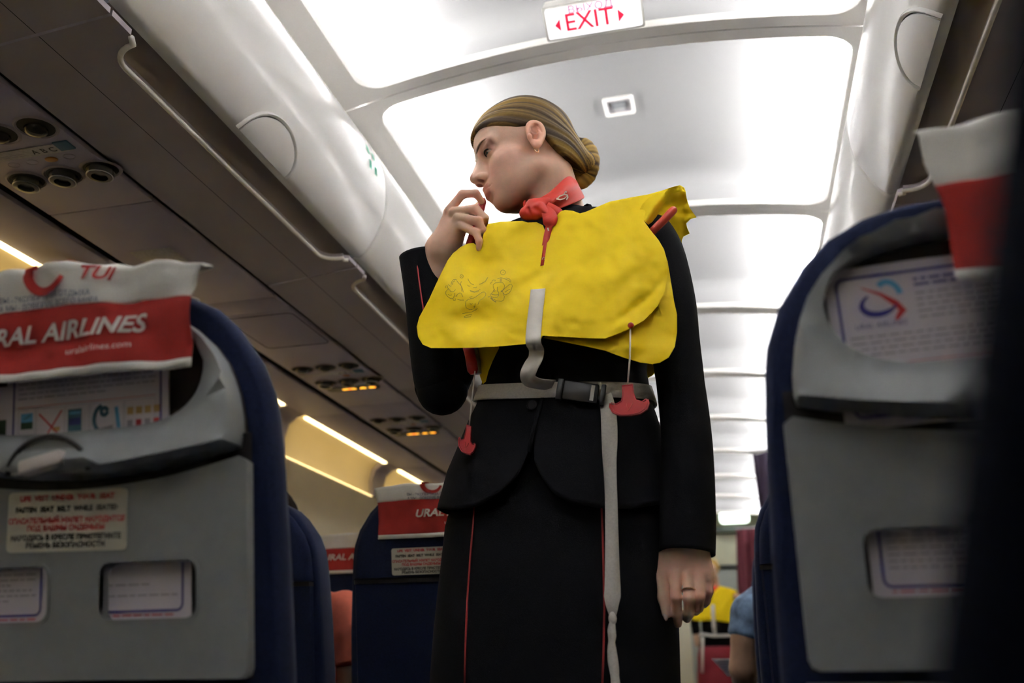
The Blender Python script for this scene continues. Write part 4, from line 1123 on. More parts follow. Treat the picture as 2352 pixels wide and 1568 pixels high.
sv = np.clip((sv - .36) / .40, 0, 1); sv = np.clip(sv * (.75 + .35 * np.sin(t_ * 5 + 2)), 0, 1)
dk, lt = np.array([.052, .030, .014]), np.array([.58, .37, .085])
C = dk * (1 - sv[:, None]) + lt * sv[:, None]
hr = np_obj('hair', V, Fa, 'hair', person, C)
# bun
bp = [W(1311, 372, 1.545), W(1316, 355, 1.545), W(1328, 343, 1.545), W(1341, 346, 1.545), W(1349, 362, 1.545), W(1350, 382, 1.545), W(1344, 402, 1.55), W(1332, 414, 1.55), W(1321, 408, 1.555)]
path = cr(bp, 12); n = len(path); rr = [.010 + .0135 * math.sin(math.pi * min(1, .12 + i / (n - 1) * .85)) ** .6 for i in range(n)]
mbun = MB(); mbun.tube([Vector(p_) for p_ in path], rr, 32)
V = np.array([tuple(v) for v in mbun.v]); C = np.zeros((len(V), 3))
for i in range(len(V)):
    ring, k = divmod(i, 32); s_ = ring / n; a = k / 32 * 2 * math.pi
    g = math.sin(s_ * 120 + 1.4 * math.sin(a)) * .5 + math.sin(s_ * 61 + math.sin(a + 1)) * .5
    if ring < n: V[i] = V[i] + (V[i] - path[min(ring, n - 1)]) * .035 * g
    x = np.clip(.5 + .45 * g + .2 * math.sin(s_ * 17), 0, 1); C[i] = dk * 1.1 * (1 - x) + lt * .95 * x
np_obj('bun', V, mbun.f, 'hair', hr, C)
vs, fs = ellip((0, 0, 0), (.024, .024, .030)); np_obj('bun_core', np.array([tuple(v) for v in vs]) + W(1333, 380, 1.55), fs, 'hair', hr, np.tile(dk, (len(vs), 1)))
t = MB(); t.tube([Vector(W(1322 + 4 * math.cos(a), 362 + 14 * math.sin(a), 1.53 - .012 * math.cos(a))) for a in np.linspace(0, 6.28, 20)], .003, 6, cap=False); t.build('hair_tie', 'black_cloth', hr)

# ---------------------------------------------------------------- her suit
def interp(tab, z):
    Z_ = [r[0] for r in tab]; return [np.interp(z, Z_, [r[i] for r in tab]) for i in range(1, len(tab[0]))]
# level: left edge, right edge, middle along the aisle, half depth
TOR = [(.20, -.497, -.092, 1.520, .138), (.264, -.491, -.094, 1.520, .136), (.323, -.475, -.098, 1.520, .130), (.383, -.449, -.103, 1.520, .121), (.445, -.424, -.116, 1.520, .108), (.485, -.411, -.122, 1.520, .102),
       (.54, -.418, -.115, 1.518, .107), (.60, -.428, -.100, 1.515, .103), (.66, -.436, -.082, 1.515, .100), (.72, -.440, -.065, 1.520, .088), (.76, -.425, -.070, 1.525, .090), (.785, -.385, -.115, 1.53, .078), (.800, -.335, -.18, 1.535, .066), (.81, -.315, -.205, 1.538, .060)]
SKT = [(-.16, -.480, -.115, 1.525, .125), (-.10, -.496, -.103, 1.525, .122), (-.017, -.502, -.100, 1.522, .119), (.06, -.497, -.097, 1.521, .118), (.132, -.489, -.098, 1.520, .118), (.24, -.478, -.104, 1.520, .112), (.30, -.45, -.112, 1.520, .10), (.45, -.41, -.128, 1.520, .085)]
def ring_pt(tab, th, z, o=0.0, e=.88):
    xl, xr, yc, b = interp(tab, z); a = (xr - xl) / 2 + o; b = b + o
    c, s = math.cos(th), math.sin(th)
    return Vector(((xl + xr) / 2 + a * math.copysign(abs(c) ** e, c), yc - b * math.copysign(abs(s) ** e, s), z + H))
def front_y(tab, x, z, o=0.0):
    xl, xr, yc, b = interp(tab, z); t = min(1, abs((x - (xl + xr) / 2) / ((xr - xl) / 2 + o)))
    return yc - (b + o) * (1 - t ** (2 / .88)) ** (.88 / 2)
def onto(tab, u, v, o=0.0, it=6):
    Y = 1.42
    for _ in range(it):
        p_ = px(u, v, Y); Y = front_y(tab, p_.x, p_.z - H, o)
    return px(u, v, Y)
suit = tag(mesh_obj('jacket', [(0, 0, 0)], [], 'black_cloth', person)); bpy.data.objects.remove(suit)
gap = [(1003, 1170), (1040, 1172), (1080, 1167), (1100, 1160), (1150, 1131), (1190, 1090), (1206, 1060), (1214, 1030), (1217, 1000), (1225, 1050), (1240, 1090), (1270, 1131), (1310, 1155), (1380, 1166), (1450, 1168), (1522, 1168)]
gx, gz = [], []
for i, (u, v) in enumerate(gap):
    p_ = onto(TOR, u, v) if 1030 < u < 1500 else px(u, v, 1.5)
    gx.append(p_.x); gz.append(p_.z - H)
o_ = np.argsort(gx); gx = np.array(gx)[o_]; gz = np.array(gz)[o_]
NTH, NZ = 220, 70
vs, fs = [], []
ths = [2 * math.pi * i / NTH for i in range(NTH)]
for i, th in enumerate(ths):
    bot = .262
    if math.sin(th) > 0:
        for _ in range(6): bot = float(np.interp(ring_pt(TOR, th, bot).x, gx, gz))
    for j in range(NZ):
        z = .81 + (bot - .81) * j / (NZ - 1)
        cr_ = .0022 * math.sin(z * 55 + th * 2) * math.exp(-((z - .45) / .05) ** 2)          # soft creases at the waist
        vs.append(ring_pt(TOR, th, z, cr_))
for i in range(NTH):
    for j in range(NZ - 1):
        k = (i + 1) % NTH; fs.append((i * NZ + j, k * NZ + j, k * NZ + j + 1, i * NZ + j + 1))
jk = wobj('jacket', vs, fs, 'black_cloth', person)
md = jk.modifiers.new('thickness', 'SOLIDIFY'); md.thickness = .004; md.offset = -1
# front edge, button
mb = MB(); pts = [onto(TOR, u, v, .003) for u, v in ((1262, 860), (1256, 885), (1246, 915), (1236, 950), (1226, 985), (1219, 1015), (1215, 1036))]
mb.ribbon(pts, .006, Vector((1, 0, 0)), .005); mb.build('front_edge', 'black_cloth', jk)
bc = onto(TOR, 1222, 930, .004); mb = MB()
mb.loft([[bc + Vector((r * math.cos(a), -y, r * math.sin(a))) for a in np.linspace(0, 2 * math.pi, 20, endpoint=False)] for r, y in ((.0085, -.002), (.009, .001), (.0085, .003), (.0068, .0034), (.0064, .0022), (.001, .0020))])
bt = mb.build('button', 'button', jk, angle=40)
# sleeves
def sleeve(rows, name, cuff=None, n=26):
    mb = MB(); mb.loft([[c + (a1 * math.cos(t) + a2 * math.sin(t)) for t in np.linspace(0, 2 * math.pi, n, endpoint=False)] for c, a1, a2 in rows], True, False)
    o = mb.build(name, 'black_cloth', jk); m_ = o.modifiers.new('thickness', 'SOLIDIFY'); m_.thickness = .0035; m_.offset = -1
    return o
def rows_from(P, n=6):
    """P: (centre, half width, half depth); smooth centre line, frames kept"""
    cs = cr([p_[0] for p_ in P], n); m = len(P); out = []; up = None
    for i, c in enumerate(cs):
        f_ = i / n; k = min(int(f_), m - 2); t = f_ - k
        w = P[k][1] * (1 - t) + P[k + 1][1] * t; d = P[k][2] * (1 - t) + P[k + 1][2] * t
        T_ = cs[min(i + 1, len(cs) - 1)] - cs[max(i - 1, 0)]; T_ = Vector(T_).normalized()
        yv = Vector((0, 1, 0)); yv = (yv - T_ * yv.dot(T_)).normalized(); xv = yv.cross(T_)
        out.append((Vector(c), xv * w, yv * d))
    return out
AR = []
for z, xo, xi, Y in ((.765, -.085, -.175, 1.52), (.735, -.052, -.155, 1.515), (.69, -.037, -.132, 1.505), (.60, -.026, -.116, 1.495), (.53, -.025, -.110, 1.49), (.45, -.023, -.103, 1.485), (.36, -.019, -.101, 1.48), (.288, -.020, -.108, 1.475), (.22, -.024, -.112, 1.47), (.168, -.029, -.116, 1.466)):
    AR.append((np.array([(xo + xi) / 2, Y, z + H]), (xo - xi) / 2, (xo - xi) / 2 * 1.05))
sleeve(rows_from(AR), 'sleeve')
AL = [(np.array([-.395, 1.525, .755 + H]), .05, .052), (np.array([-.425, 1.525, .70 + H]), .052, .055), (np.array([-.452, 1.525, .62 + H]), .049, .052), (np.array([-.474, 1.52, .54 + H]), .047, .050), (np.array([-.490, 1.515, .492 + H]), .046, .049), (np.array([-.498, 1.500, .474 + H]), .046, .046)]
sleeve(rows_from(AL), 'sleeve')
FL = [(np.array([-.486, 1.522, .476 + H]), .036, .036), (np.array([-.494, 1.505, .500 + H]), .046, .046), (np.array([-.500, 1.492, .56 + H]), .0455, .046), (np.array([-.508, 1.484, .63 + H]), .043, .044), (np.array([-.516, 1.478, .69 + H]), .0415, .043), (np.array([-.5225, 1.472, .737 + H]), .0415, .043)]
fsl = sleeve(rows_from(FL), 'sleeve')
vs_, fs_ = ellip(Vector((-.490, 1.512, .482 + H)), (.047, .047, .047), 20, 14); wobj('elbow', vs_, fs_, 'black_cloth', jk)
mb = MB(); pts = []
for u, v in ((958, 604), (962, 640), (967, 675), (973, 715), (980, 760)):
    p_ = px(u, v, 1.44); pts.append(px(u, v, 1.478 - .0425))
mb.tube(pts, .0016, 6); mb.build('cuff_piping', 'piping', jk)
# collar showing beside the neck
V, T = fill2d([(1322, 494), (1338, 474), (1348, 467), (1357, 469), (1363, 479), (1360, 492), (1345, 500), (1330, 502)], [], 6)
v, f = slab(V, T, lambda u, v_: px(u, v_, 1.49), lambda u, v_: px(u, v_, 1.50)); wobj('collar', v, f, 'black_cloth', jk)
# skirt
vs, fs = [], []; NT2, NZ2 = 90, 40
for i in range(NT2):
    th = 2 * math.pi * i / NT2
    for j in range(NZ2):
        z = .45 - .61 * j / (NZ2 - 1)
        vs.append(ring_pt(SKT, th, z, .0015 * math.sin(z * 40 + th * 3) * max(0, .2 - abs(z - .05))))
for i in range(NT2):
    for j in range(NZ2 - 1):
        k = (i + 1) % NT2; fs.append((i * NZ2 + j, k * NZ2 + j, k * NZ2 + j + 1, i * NZ2 + j + 1))
sk = wobj('skirt', vs, fs, 'black_cloth', person); md = sk.modifiers.new('thickness', 'SOLIDIFY'); md.thickness = .004; md.offset = -1
for L_ in ([(1090, 1155), (1087, 1200), (1080, 1280), (1073, 1380), (1069, 1480), (1067, 1580)], [(1381, 1150), (1384, 1220), (1386, 1300), (1388, 1400), (1386, 1500), (1383, 1580)]):
    mb = MB(); mb.tube([onto(SKT, u, v, .0008) for u, v in L_], .0017, 6); mb.build('skirt_piping', 'piping', sk)

# neck scarf: band round the neck, knot and tail
sc = empty('neck_scarf', NB + np.array([0, 0, .03])); sc.parent = person; sc.location = Vector(NB) + Vector((0, 0, .03)) - person.location
tp_ = [(1205, 478), (1225, 462), (1252, 452), (1275, 432), (1298, 406), (1312, 405), (1322, 418)]
lo_ = [(1210, 500), (1232, 497), (1262, 488), (1290, 478), (1318, 468), (1335, 460), (1341, 455)]
yy = [1.425, 1.418, 1.422, 1.438, 1.465, 1.50, 1.53]
rows = []
for (a, b, Y) in zip(tp_, lo_, yy):
    rows.append([(a[0] + (b[0] - a[0]) * t, a[1] + (b[1] - a[1]) * t, Y - .012 * math.sin(math.pi * t) + .004 * math.sin(t * 9 + a[0] * .03)) for t in np.linspace(0, 1, 12)])
vs = [px(*p_) for r in rows for p_ in r]; fs = [(i * 12 + j, i * 12 + j + 1, (i + 1) * 12 + j + 1, (i + 1) * 12 + j) for i in range(len(rows) - 1) for j in range(11)]
bd = wobj('band', vs, fs, 'scarf', sc); m_ = bd.modifiers.new('s', 'SOLIDIFY'); m_.thickness = .004; m_.offset = 1; bd.modifiers.new('sub', 'SUBSURF').render_levels = 2
# the part of the band behind the neck
mb = MB(); pts = [px(1325, 438, 1.535), px(1322, 436, 1.575) , px(1290, 440, 1.60), px(1250, 448, 1.585), px(1215, 470, 1.53), px(1205, 486, 1.45)]
mb.ribbon([Vector(p_) for p_ in cr(pts, 6)], .034, Vector((0, 0, 1)), .004); mb.build('band_back', 'scarf', sc)
def knot(p):
    d = s_ell(p, W(1232, 483, 1.408), (.020, .014, .018))
    d = smin(d, s_ell(p, W(1213, 489, 1.412), (.016, .013, .013)), .006)
    d = smin(d, s_cap(p, W(1222, 470, 1.408), W(1256, 466, 1.412), .011, .010), .005)
    d = smin(d, s_cap(p, W(1240, 477, 1.401), W(1262, 500, 1.404), .010, .008), .004)
    d = smax(d, -s_cap(p, W(1226, 478, 1.393), W(1250, 494, 1.392), .0035, .003), .004)
    d = smax(d, -s_cap(p, W(1212, 479, 1.397), W(1216, 497, 1.398), .003, .002), .003)
    return d
V, Fa = sdf_mesh(knot, W(1190, 520, 1.37) - .01, W(1280, 440, 1.44) + .01, .0017); V = smooth_mesh(V, Fa, 1, .3); np_obj('knot', V, Fa, 'scarf', sc)
mb = MB(); mb.ribbon([Vector(p_) for p_ in cr([px(1250, 476, 1.402), px(1263, 498, 1.394), px(1261, 520, 1.394), px(1256, 545, 1.393), px(1251, 575, 1.392), px(1246, 612, 1.388)], 5)],
                     [.012 + .014 * math.sin(min(1, i / 9) * 2.4) for i in range(10)] + [.0115] * 16, Vector((1, 0, .1)), .003); mb.build('tail', 'scarf', sc)
mb = MB(); mb.ribbon([Vector(p_) for p_ in cr([px(1255, 474, 1.404), px(1268, 480, 1.400), px(1282, 488, 1.404), px(1290, 496, 1.412)], 4)], .017, Vector((.4, 0, 1)), .003); mb.build('tail', 'scarf', sc)
pr = Print(lambda u, v: px(u, v, 1.4195 + (u - 1285) * .0011))
for P_, w_ in (([(1279, 457), (1286, 450), (1297, 446), (1303, 448), (1304, 453), (1301, 459)], [2, 3, 3, 4, 4, 2]), ([(1278, 456), (1287, 458), (1296, 456), (1302, 450)], [4, 3, 2, 1]), ([(1295, 445), (1299, 440), (1302, 441)], [1, 3, 4])):
    pr.put('scarf_mark', stroke2d(P_, w_))
pr.build(sc, 'emblem')
pr = Print(lambda u, v: px(u, v, 1.3855))
pr.put('scarf_mark', stroke2d([(1245, 596), (1248, 590), (1252, 592), (1250, 596)], 1.6)).put('scarf_mark', stroke2d([(1258, 523), (1260, 530)], 3)); pr.build(sc, 'emblem')

# ---------------------------------------------------------------- life vest she demonstrates
lv = empty('life_vest', (-.27, 1.42, H + .65), 'yellow demonstration life vest worn by the crew member', 'life vest')
def VY(u, v):
    y = 1.322 + max(0, 800 - v) / 280 * .080 + .050 * ((u - 1275) / 300) ** 2
    y += .012 * perlin(Vector((u * .009, v * .011, 1.3))) + .006 * perlin(Vector((u * .022 + v * .01, v * .016, 4.1))) + .0025 * perlin(Vector((u * .05, v * .06, 7.7)))
    # the slack fold under the raised hand and the diagonal pulls
    y += .016 * math.exp(-(((u - 1120) / 45) ** 2 + ((v - 610) / 40) ** 2)) + .012 * math.exp(-(((u - 1080) / 60) ** 2 + ((v - 730) / 25) ** 2))
    y -= .010 * math.exp(-(((u - 1050) / 40) ** 2 + ((v - 690) / 60) ** 2))
    y -= .010 * math.exp(-(((u - 1400) / 90) ** 2 + ((v - 660) / 70) ** 2))
    y += .006 * math.exp(-(((u - 1420 + (v - 570) * .9) / 22) ** 2)) * math.exp(-((v - 590) / 60) ** 2)
    y += .008 * math.exp(-(((v - 695 + (u - 1470) * .8) / 10) ** 2)) * math.exp(-(((u - 1455) / 50) ** 2))
    return y
front = [(1088, 558), (1097, 566), (1101, 576), (1106, 556), (1113, 528), (1121, 514), (1150, 509), (1200, 507), (1212, 511), (1232, 510), (1247, 517), (1252, 530), (1247, 570), (1241, 611), (1249, 609), (1256, 560), (1261, 530), (1266, 500), (1278, 488), (1298, 482), (1316, 484), (1332, 490), (1346, 486), (1400, 463), (1450, 453), (1490, 446), (1518, 438),
         (1502, 456), (1489, 472), (1482, 490), (1479, 507), (1494, 528), (1512, 550), (1525, 572), (1533, 600), (1533, 635), (1527, 668), (1510, 704), (1480, 735), (1440, 758), (1390, 777), (1340, 776), (1290, 773), (1247, 771), (1239, 786), (1205, 790), (1150, 795), (1100, 798), (1040, 799), (990, 799), (971, 791), (960, 773), (957, 750), (963, 728), (985, 688), (1001, 653), (1015, 624), (1028, 598), (1040, 582), (1058, 567), (1075, 559)]
V, T = fill2d(front, [], 6.5)
v, f = slab(V, T, lambda u, w_: px(u, w_, VY(u, w_)), lambda u, w_: px(u, w_, VY(u, w_) + .0025)); fp = wobj('front_panel', v, f, 'vest', lv, angle=70)
# back layer below the front one
back = [(1500, 640), (1533, 598), (1540, 640), (1548, 690), (1555, 722), (1555, 762), (1550, 796), (1536, 821), (1515, 833), (1498, 836), (1470, 832), (1430, 820), (1390, 805), (1350, 796), (1300, 786), (1247, 776), (1290, 740), (1400, 700)]
BY = lambda u, v: VY(u, v) + .016 + .010 * math.exp(-(((u - 1500) / 40) ** 2 + ((v - 770) / 40) ** 2)) + .006 * perlin(Vector((u * .015, v * .02, 9.0)))
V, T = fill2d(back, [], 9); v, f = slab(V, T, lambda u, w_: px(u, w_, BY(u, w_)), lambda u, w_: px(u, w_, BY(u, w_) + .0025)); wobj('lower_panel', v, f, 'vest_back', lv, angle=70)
flap = [(1080, 785), (1160, 785), (1146, 800), (1132, 828), (1122, 852), (1116, 876), (1109, 882), (1103, 866), (1095, 830)]
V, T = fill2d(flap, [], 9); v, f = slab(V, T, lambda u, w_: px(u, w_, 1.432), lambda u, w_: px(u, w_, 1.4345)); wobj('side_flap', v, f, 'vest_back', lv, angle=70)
# fold over the shoulder
sho = [(1465, 507), (1467, 488), (1474, 470), (1490, 455), (1508, 442), (1530, 435), (1546, 429), (1562, 425), (1572, 431), (1575, 440), (1577, 455), (1584, 477), (1600, 499), (1586, 503), (1576, 513), (1578, 522), (1584, 536), (1570, 543), (1566, 552), (1566, 600), (1560, 592), (1556, 575), (1548, 553), (1535, 528), (1528, 514), (1510, 512), (1494, 528)]
def SY(u, v):
    s = (v - 425) / 175; return 1.452 + .07 * min(1, max(0, (u - 1500) / 70)) + .05 * s + .016 * perlin(Vector((u * .03, v * .035, 2.2))) + .006 * perlin(Vector((u * .09, v * .08, 5.5)))
V, T = fill2d(sho, [], 5); v, f = slab(V, T, lambda u, w_: px(u, w_, SY(u, w_)), lambda u, w_: px(u, w_, SY(u, w_) + .0025)); wobj('shoulder_fold', v, f, 'vest', lv, angle=60)
roll = [(1468, 484), (1476, 468), (1492, 452), (1510, 441), (1545, 429), (1562, 425), (1572, 431), (1574, 440), (1566, 439), (1552, 442), (1538, 452), (1526, 466), (1517, 482), (1508, 497), (1498, 510), (1489, 516), (1480, 508)]
V, T = fill2d(roll, [], 5); RY_ = lambda u, v: 1.438 + .03 * max(0, (u - 1480) / 90) - .012 * math.exp(-(((u - 1515 + (v - 460) * .7) / 14) ** 2)) + .004 * perlin(Vector((u * .05, v * .05, 3.3)))
v, f = slab(V, T, lambda u, w_: px(u, w_, RY_(u, w_)), lambda u, w_: px(u, w_, RY_(u, w_) + .0025)); wobj('shoulder_roll', v, f, 'vest', lv, angle=60)
# panel over the back, out of sight from the front
mb = MB(); rows = []
for z in np.linspace(.50, .80, 12):
    rows.append([ring_pt(TOR, math.pi * (1.12 + .76 * t), min(z, .79), .022 + .004 * math.sin(t * 12 + z * 20)) for t in np.linspace(0, 1, 18)])
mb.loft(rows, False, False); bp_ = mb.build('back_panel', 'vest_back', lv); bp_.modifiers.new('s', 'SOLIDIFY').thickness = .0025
# mouth tubes
mb = MB(); mb.tube([px(1488, 542, 1.440), px(1505, 525, 1.436), px(1525, 505, 1.436), px(1543, 486, 1.440), px(1548, 481, 1.443), px(1550, 479, 1.446)], [.0072, .0072, .0074, .0075, .0066, .003], 14); mb.build('mouth_tube', 'red_tube', lv)
mb = MB(); mb.tube([px(1076, 575, HY + .022), px(1083, 550, HY + .022), px(1094, 515, HY + .022), px(1103, 485, HY + .022), px(1109, 462, HY + .022), px(1110, 456, HY + .022)], [.0080, .0080, .0075, .0075, .0068, .0040], 14); mb.build('mouth_tube', 'red_plastic', lv)
# printed instructions
pr = Print(lambda u, v: px(u, v, VY(u, v) - .0016)); k = 270 / 2352
def ln(P_, w_=9): pr.put('vest_ink', stroke2d([(1000 + x * k, 600 + y * k) for x, y in P_], w_ * k))
for P_ in ([(310, 480), (325, 410), (360, 365), (410, 360), (430, 380)], [(340, 470), (350, 420), (390, 385)], [(430, 390), (470, 440), (510, 480), (540, 540), (560, 620)], [(520, 400), (505, 450), (525, 520), (530, 600)], [(200, 530), (210, 490), (250, 490), (240, 530), (270, 550)],
           [(260, 460), (300, 500), (325, 490)], [(205, 650), (210, 600), (250, 560), (290, 570), (300, 600)], [(205, 650), (240, 700), (300, 740), (350, 740), (380, 690), (390, 630)], [(300, 600), (360, 610), (405, 565)], [(250, 660), (290, 680), (330, 670)],
           [(350, 740), (360, 780), (400, 780), (410, 740)], [(410, 700), (440, 660), (490, 630), (520, 640), (550, 710)], [(440, 755), (490, 775), (570, 775)], [(405, 700), (440, 690)],
           [(650, 345), (680, 410), (720, 450), (770, 470)], [(690, 580), (760, 605), (850, 590), (900, 560)], [(700, 600), (780, 620), (870, 600)], [(640, 470), (670, 500), (700, 490)], [(760, 520), (800, 530), (830, 510)],
           [(600, 870), (610, 800), (660, 760), (740, 745), (800, 715), (860, 670), (930, 620), (980, 610), (1010, 640), (1000, 690), (950, 740), (900, 770), (870, 810), (850, 870)], [(600, 870), (620, 930), (680, 965), (740, 960)], [(690, 830), (715, 870), (740, 840)], [(800, 840), (790, 890), (770, 940)], [(760, 900), (800, 910)],
           [(540, 1045), (620, 1030), (720, 1015), (800, 975), (845, 940)], [(570, 1115), (620, 1080), (730, 1060), (700, 1110), (575, 1120)], [(680, 720), (740, 700)], [(700, 740), (720, 735)],
           [(1120, 455), (1100, 440), (1120, 420), (1140, 420)], [(1130, 400), (1160, 370), (1200, 375), (1190, 400)], [(1240, 350), (1310, 325), (1380, 345), (1450, 375), (1480, 390), (1490, 420)], [(1410, 330), (1480, 350), (1510, 385), (1500, 420)], [(1300, 340), (1300, 410)], [(1320, 340), (1318, 410)],
           [(1160, 520), (1155, 470), (1200, 430), (1280, 420), (1350, 430), (1385, 480), (1375, 540), (1330, 600)], [(1160, 520), (1175, 560), (1150, 610), (1105, 660), (1110, 700), (1180, 730), (1240, 720), (1265, 680), (1265, 610), (1230, 590)], [(1120, 655), (1190, 670), (1260, 665)], [(1240, 510), (1240, 590)], [(1170, 590), (1180, 560), (1200, 590), (1160, 610)],
           [(1340, 590), (1400, 530), (1470, 470), (1520, 455), (1540, 490), (1520, 570), (1470, 640), (1400, 670), (1360, 640), (1340, 600)], [(1390, 620), (1440, 580), (1500, 560)], [(1350, 640), (1380, 700), (1370, 770), (1320, 800), (1230, 790), (1150, 750), (1110, 710)]):
    ln(P_)
for P_, w_ in (([(1105, 730), (1150, 775), (1210, 815)], 18), ([(1050, 712), (1085, 705)], 14), ([(1310, 600), (1340, 595)], 24), ([(880, 460), (930, 440), (1000, 400), (1050, 320)], 10)): ln(P_, w_)
for c_, r_ in (((1352, 220), 48), ((525, 300), 34)): ln(arc2d(c_[0], c_[1], r_, r_, 0, 360, 18), 9); ln([(c_[0], c_[1] - 15), (c_[0], c_[1] + 15)], 8)
pr.build(fp, 'instruction_print')
# centre strap hanging in a loop
mb = MB(); pts = cr([px(1236, 664, VY(1236, 664) - .004), px(1232, 700, VY(1232, 700) - .004), px(1227, 745, VY(1227, 745) - .004), px(1225, 785, VY(1225, 785) - .005), px(1232, 803, 1.356), px(1230, 822, 1.350), px(1219, 842, 1.348), px(1212, 862, 1.352), px(1220, 876, 1.366), px(1242, 882, 1.386), px(1270, 884, 1.400)], 8)
mb.ribbon([Vector(p_) for p_ in pts], .0245, [Vector((1, 0, 0)) if i < 56 else Vector((1, -.5, .5)) for i in range(len(pts))], .0016); mb.build('centre_strap', 'ribbon', lv)
# belt round the waist
def belt_z(th): return .456 - .024 * max(0, math.sin(th)) - .012 * math.cos(th)
mb = MB(); N_ = 80; rings = []
for i in range(N_ + 1):
    th = 2 * math.pi * i / N_; p_ = [ring_pt(TOR, th, belt_z(th) + dz, o) for dz, o in ((.014, .005), (-.014, .0065), (-.014, .003), (.014, .002))]; rings.append(p_)
mb.loft(rings, True, False); mb.build('belt', 'webbing', lv)
bk = MB(); a = onto(TOR, 1342, 902, .012); sl = (onto(TOR, 1385, 908, .012) - onto(TOR, 1300, 896, .012)).normalized(); up_ = Vector((0, 0, 1)); up_ = (up_ - sl * up_.dot(sl)).normalized(); Rm = Matrix((sl, up_.cross(sl), up_)).transposed()
bk.box((0, 0, 0), (.058, .012, .034), Rm, bev=.004); bk.v = [x + a - sl * .006 for x in bk.v]; bko = bk.build('buckle', 'black_plastic', lv, angle=40)
q_ = MB(); q_.box((0, 0, 0), (.006, .0135, .026), Rm); q_.v = [x + a + sl * .013 for x in q_.v]; q_.build('buckle_slot', 'webbing', bko, smooth=False)
for dx, w_ in ((.030, .008), (-.040, .010)):
    q_ = MB(); q_.box((0, 0, 0), (w_, .010, .036), Rm, bev=.002); q_.v = [x + a + sl * dx for x in q_.v]; q_.build('buckle_bar', 'black_plastic', bko, angle=40)
# hanging strap end with a knot
hp = [(1388, 905), (1396, 935), (1399, 970), (1400, 1010), (1400, 1050), (1402, 1100), (1404, 1160), (1405, 1220), (1406, 1290), (1407, 1350), (1406, 1380), (1407, 1405), (1407, 1420)]
pts = []
for u, v in hp: 
    tt = TOR if v < 1165 else SKT; Yh = min(onto(TOR, u, min(v, 1165), .006).y, onto(SKT, u, max(v, 1165), .006).y) if v > 1100 else onto(TOR, u, v, .007).y
    pts.append(px(u, v, Yh - .002))
cs = cr(pts, 6); mb = MB()
wd = []
for i in range(len(cs)):
    f_ = i / (len(cs) - 1); w_ = .0225 + .003 * math.sin(f_ * 9); 
    if f_ > .80: w_ *= max(.28, 1 - (f_ - .80) / .20 * .75)
    wd.append(w_)
mb.ribbon([Vector(c) for c in cs], wd, [Vector((1, .35 * math.sin(i * .16), 0)) for i in range(len(cs))], .0018); mb.build('strap_end', 'webbing', lv)
kp = pts[-1]; vs_, fs_ = ellip(kp, (.0062, .006, .010), 12, 8); wobj('strap_knot', vs_, fs_, 'webbing', lv)
low = [px(u, v, 1.392) for u, v in ((1407, 1424), (1405, 1445), (1406, 1460), (1405, 1480), (1407, 1510), (1411, 1540), (1415, 1580))]
cs = cr(low, 5); mb = MB(); mb.ribbon([Vector(c) for c in cs], [.0065 + .004 * abs(math.sin(i * .23)) + .0002 * i for i in range(len(cs))], [Vector((1, .5 * math.sin(i * .35), 0)) for i in range(len(cs))], .004); mb.build('strap_tail', 'webbing', lv)
# red pull handles on cords
def handle(c0, top, ang, sc_, Y, name='pull_handle'):
    h_ = [(-.0085, .020), (.0085, .020), (.009, .006), (.012, -.006), (.022, -.010), (.0295, -.006), (.031, -.012), (.027, -.021), (.016, -.0275), (0, -.029), (-.016, -.0275), (-.027, -.021), (-.031, -.012), (-.0295, -.006), (-.022, -.010), (-.012, -.006), (-.009, .006)]
    o = px(*c0, Y); c_, s_ = math.cos(ang), math.sin(ang)
    mp = lambda x, y, d: o + Vector((sc_ * (x * c_ - y * s_), d, (x * s_ + y * c_)))
    V, T = fill2d(h_); v, f = slab(V, T, lambda x, y: mp(x, y, -.003), lambda x, y: mp(x, y, .003)); ho = wobj(name, v, f, 'red_plastic', lv, angle=40)
    e = MB(); e.tube([mp(x * .9, y * .94, -.0032) for x, y in resample(h_, .004)] , .0009, 5); e.build('raised_edge', 'red_plastic', ho)
    m2 = MB(); m2.tube([mp(-.004, -.010, -.0034), mp(-.003, -.022, -.0034), mp(.006, -.010, -.0034)], .0006, 4); m2.build('arrow_mark', 'red_tube', ho)
    m3 = MB(); m3.tube([px(*top, Y + .005), px((top[0] + c0[0]) / 2 + 1, (top[1] + c0[1]) / 2 - 12, Y), mp(0, .020, 0)], .0014, 6); m3.build('cord', 'ribbon', ho)
    return ho
handle((1444, 913), (1448, 746), 0.03, 1.0, 1.338)
handle((1075, 1004), (1091, 852), -.22, .5, 1.405)
vs_, fs_ = ellip(px(1449, 747, 1.340), (.005, .004, .005), 10, 6); wobj('cord_stop', vs_, fs_, 'red_plastic', lv)
mb = MB(); mb.tube([px(1076, 797, 1.418), px(1080, 815, 1.416), px(1086, 850, 1.416), px(1088, 858, 1.417)], [.010, .0095, .0095, .006], 14); mb.build('inflator', 'red_plastic', lv)
mb = MB(); mb.tube([px(1088, 795, 1.424), px(1094, 830, 1.424), px(1098, 858, 1.424)], [.007, .0075, .006], 10); mb.build('inflator_mount', 'lens', lv)

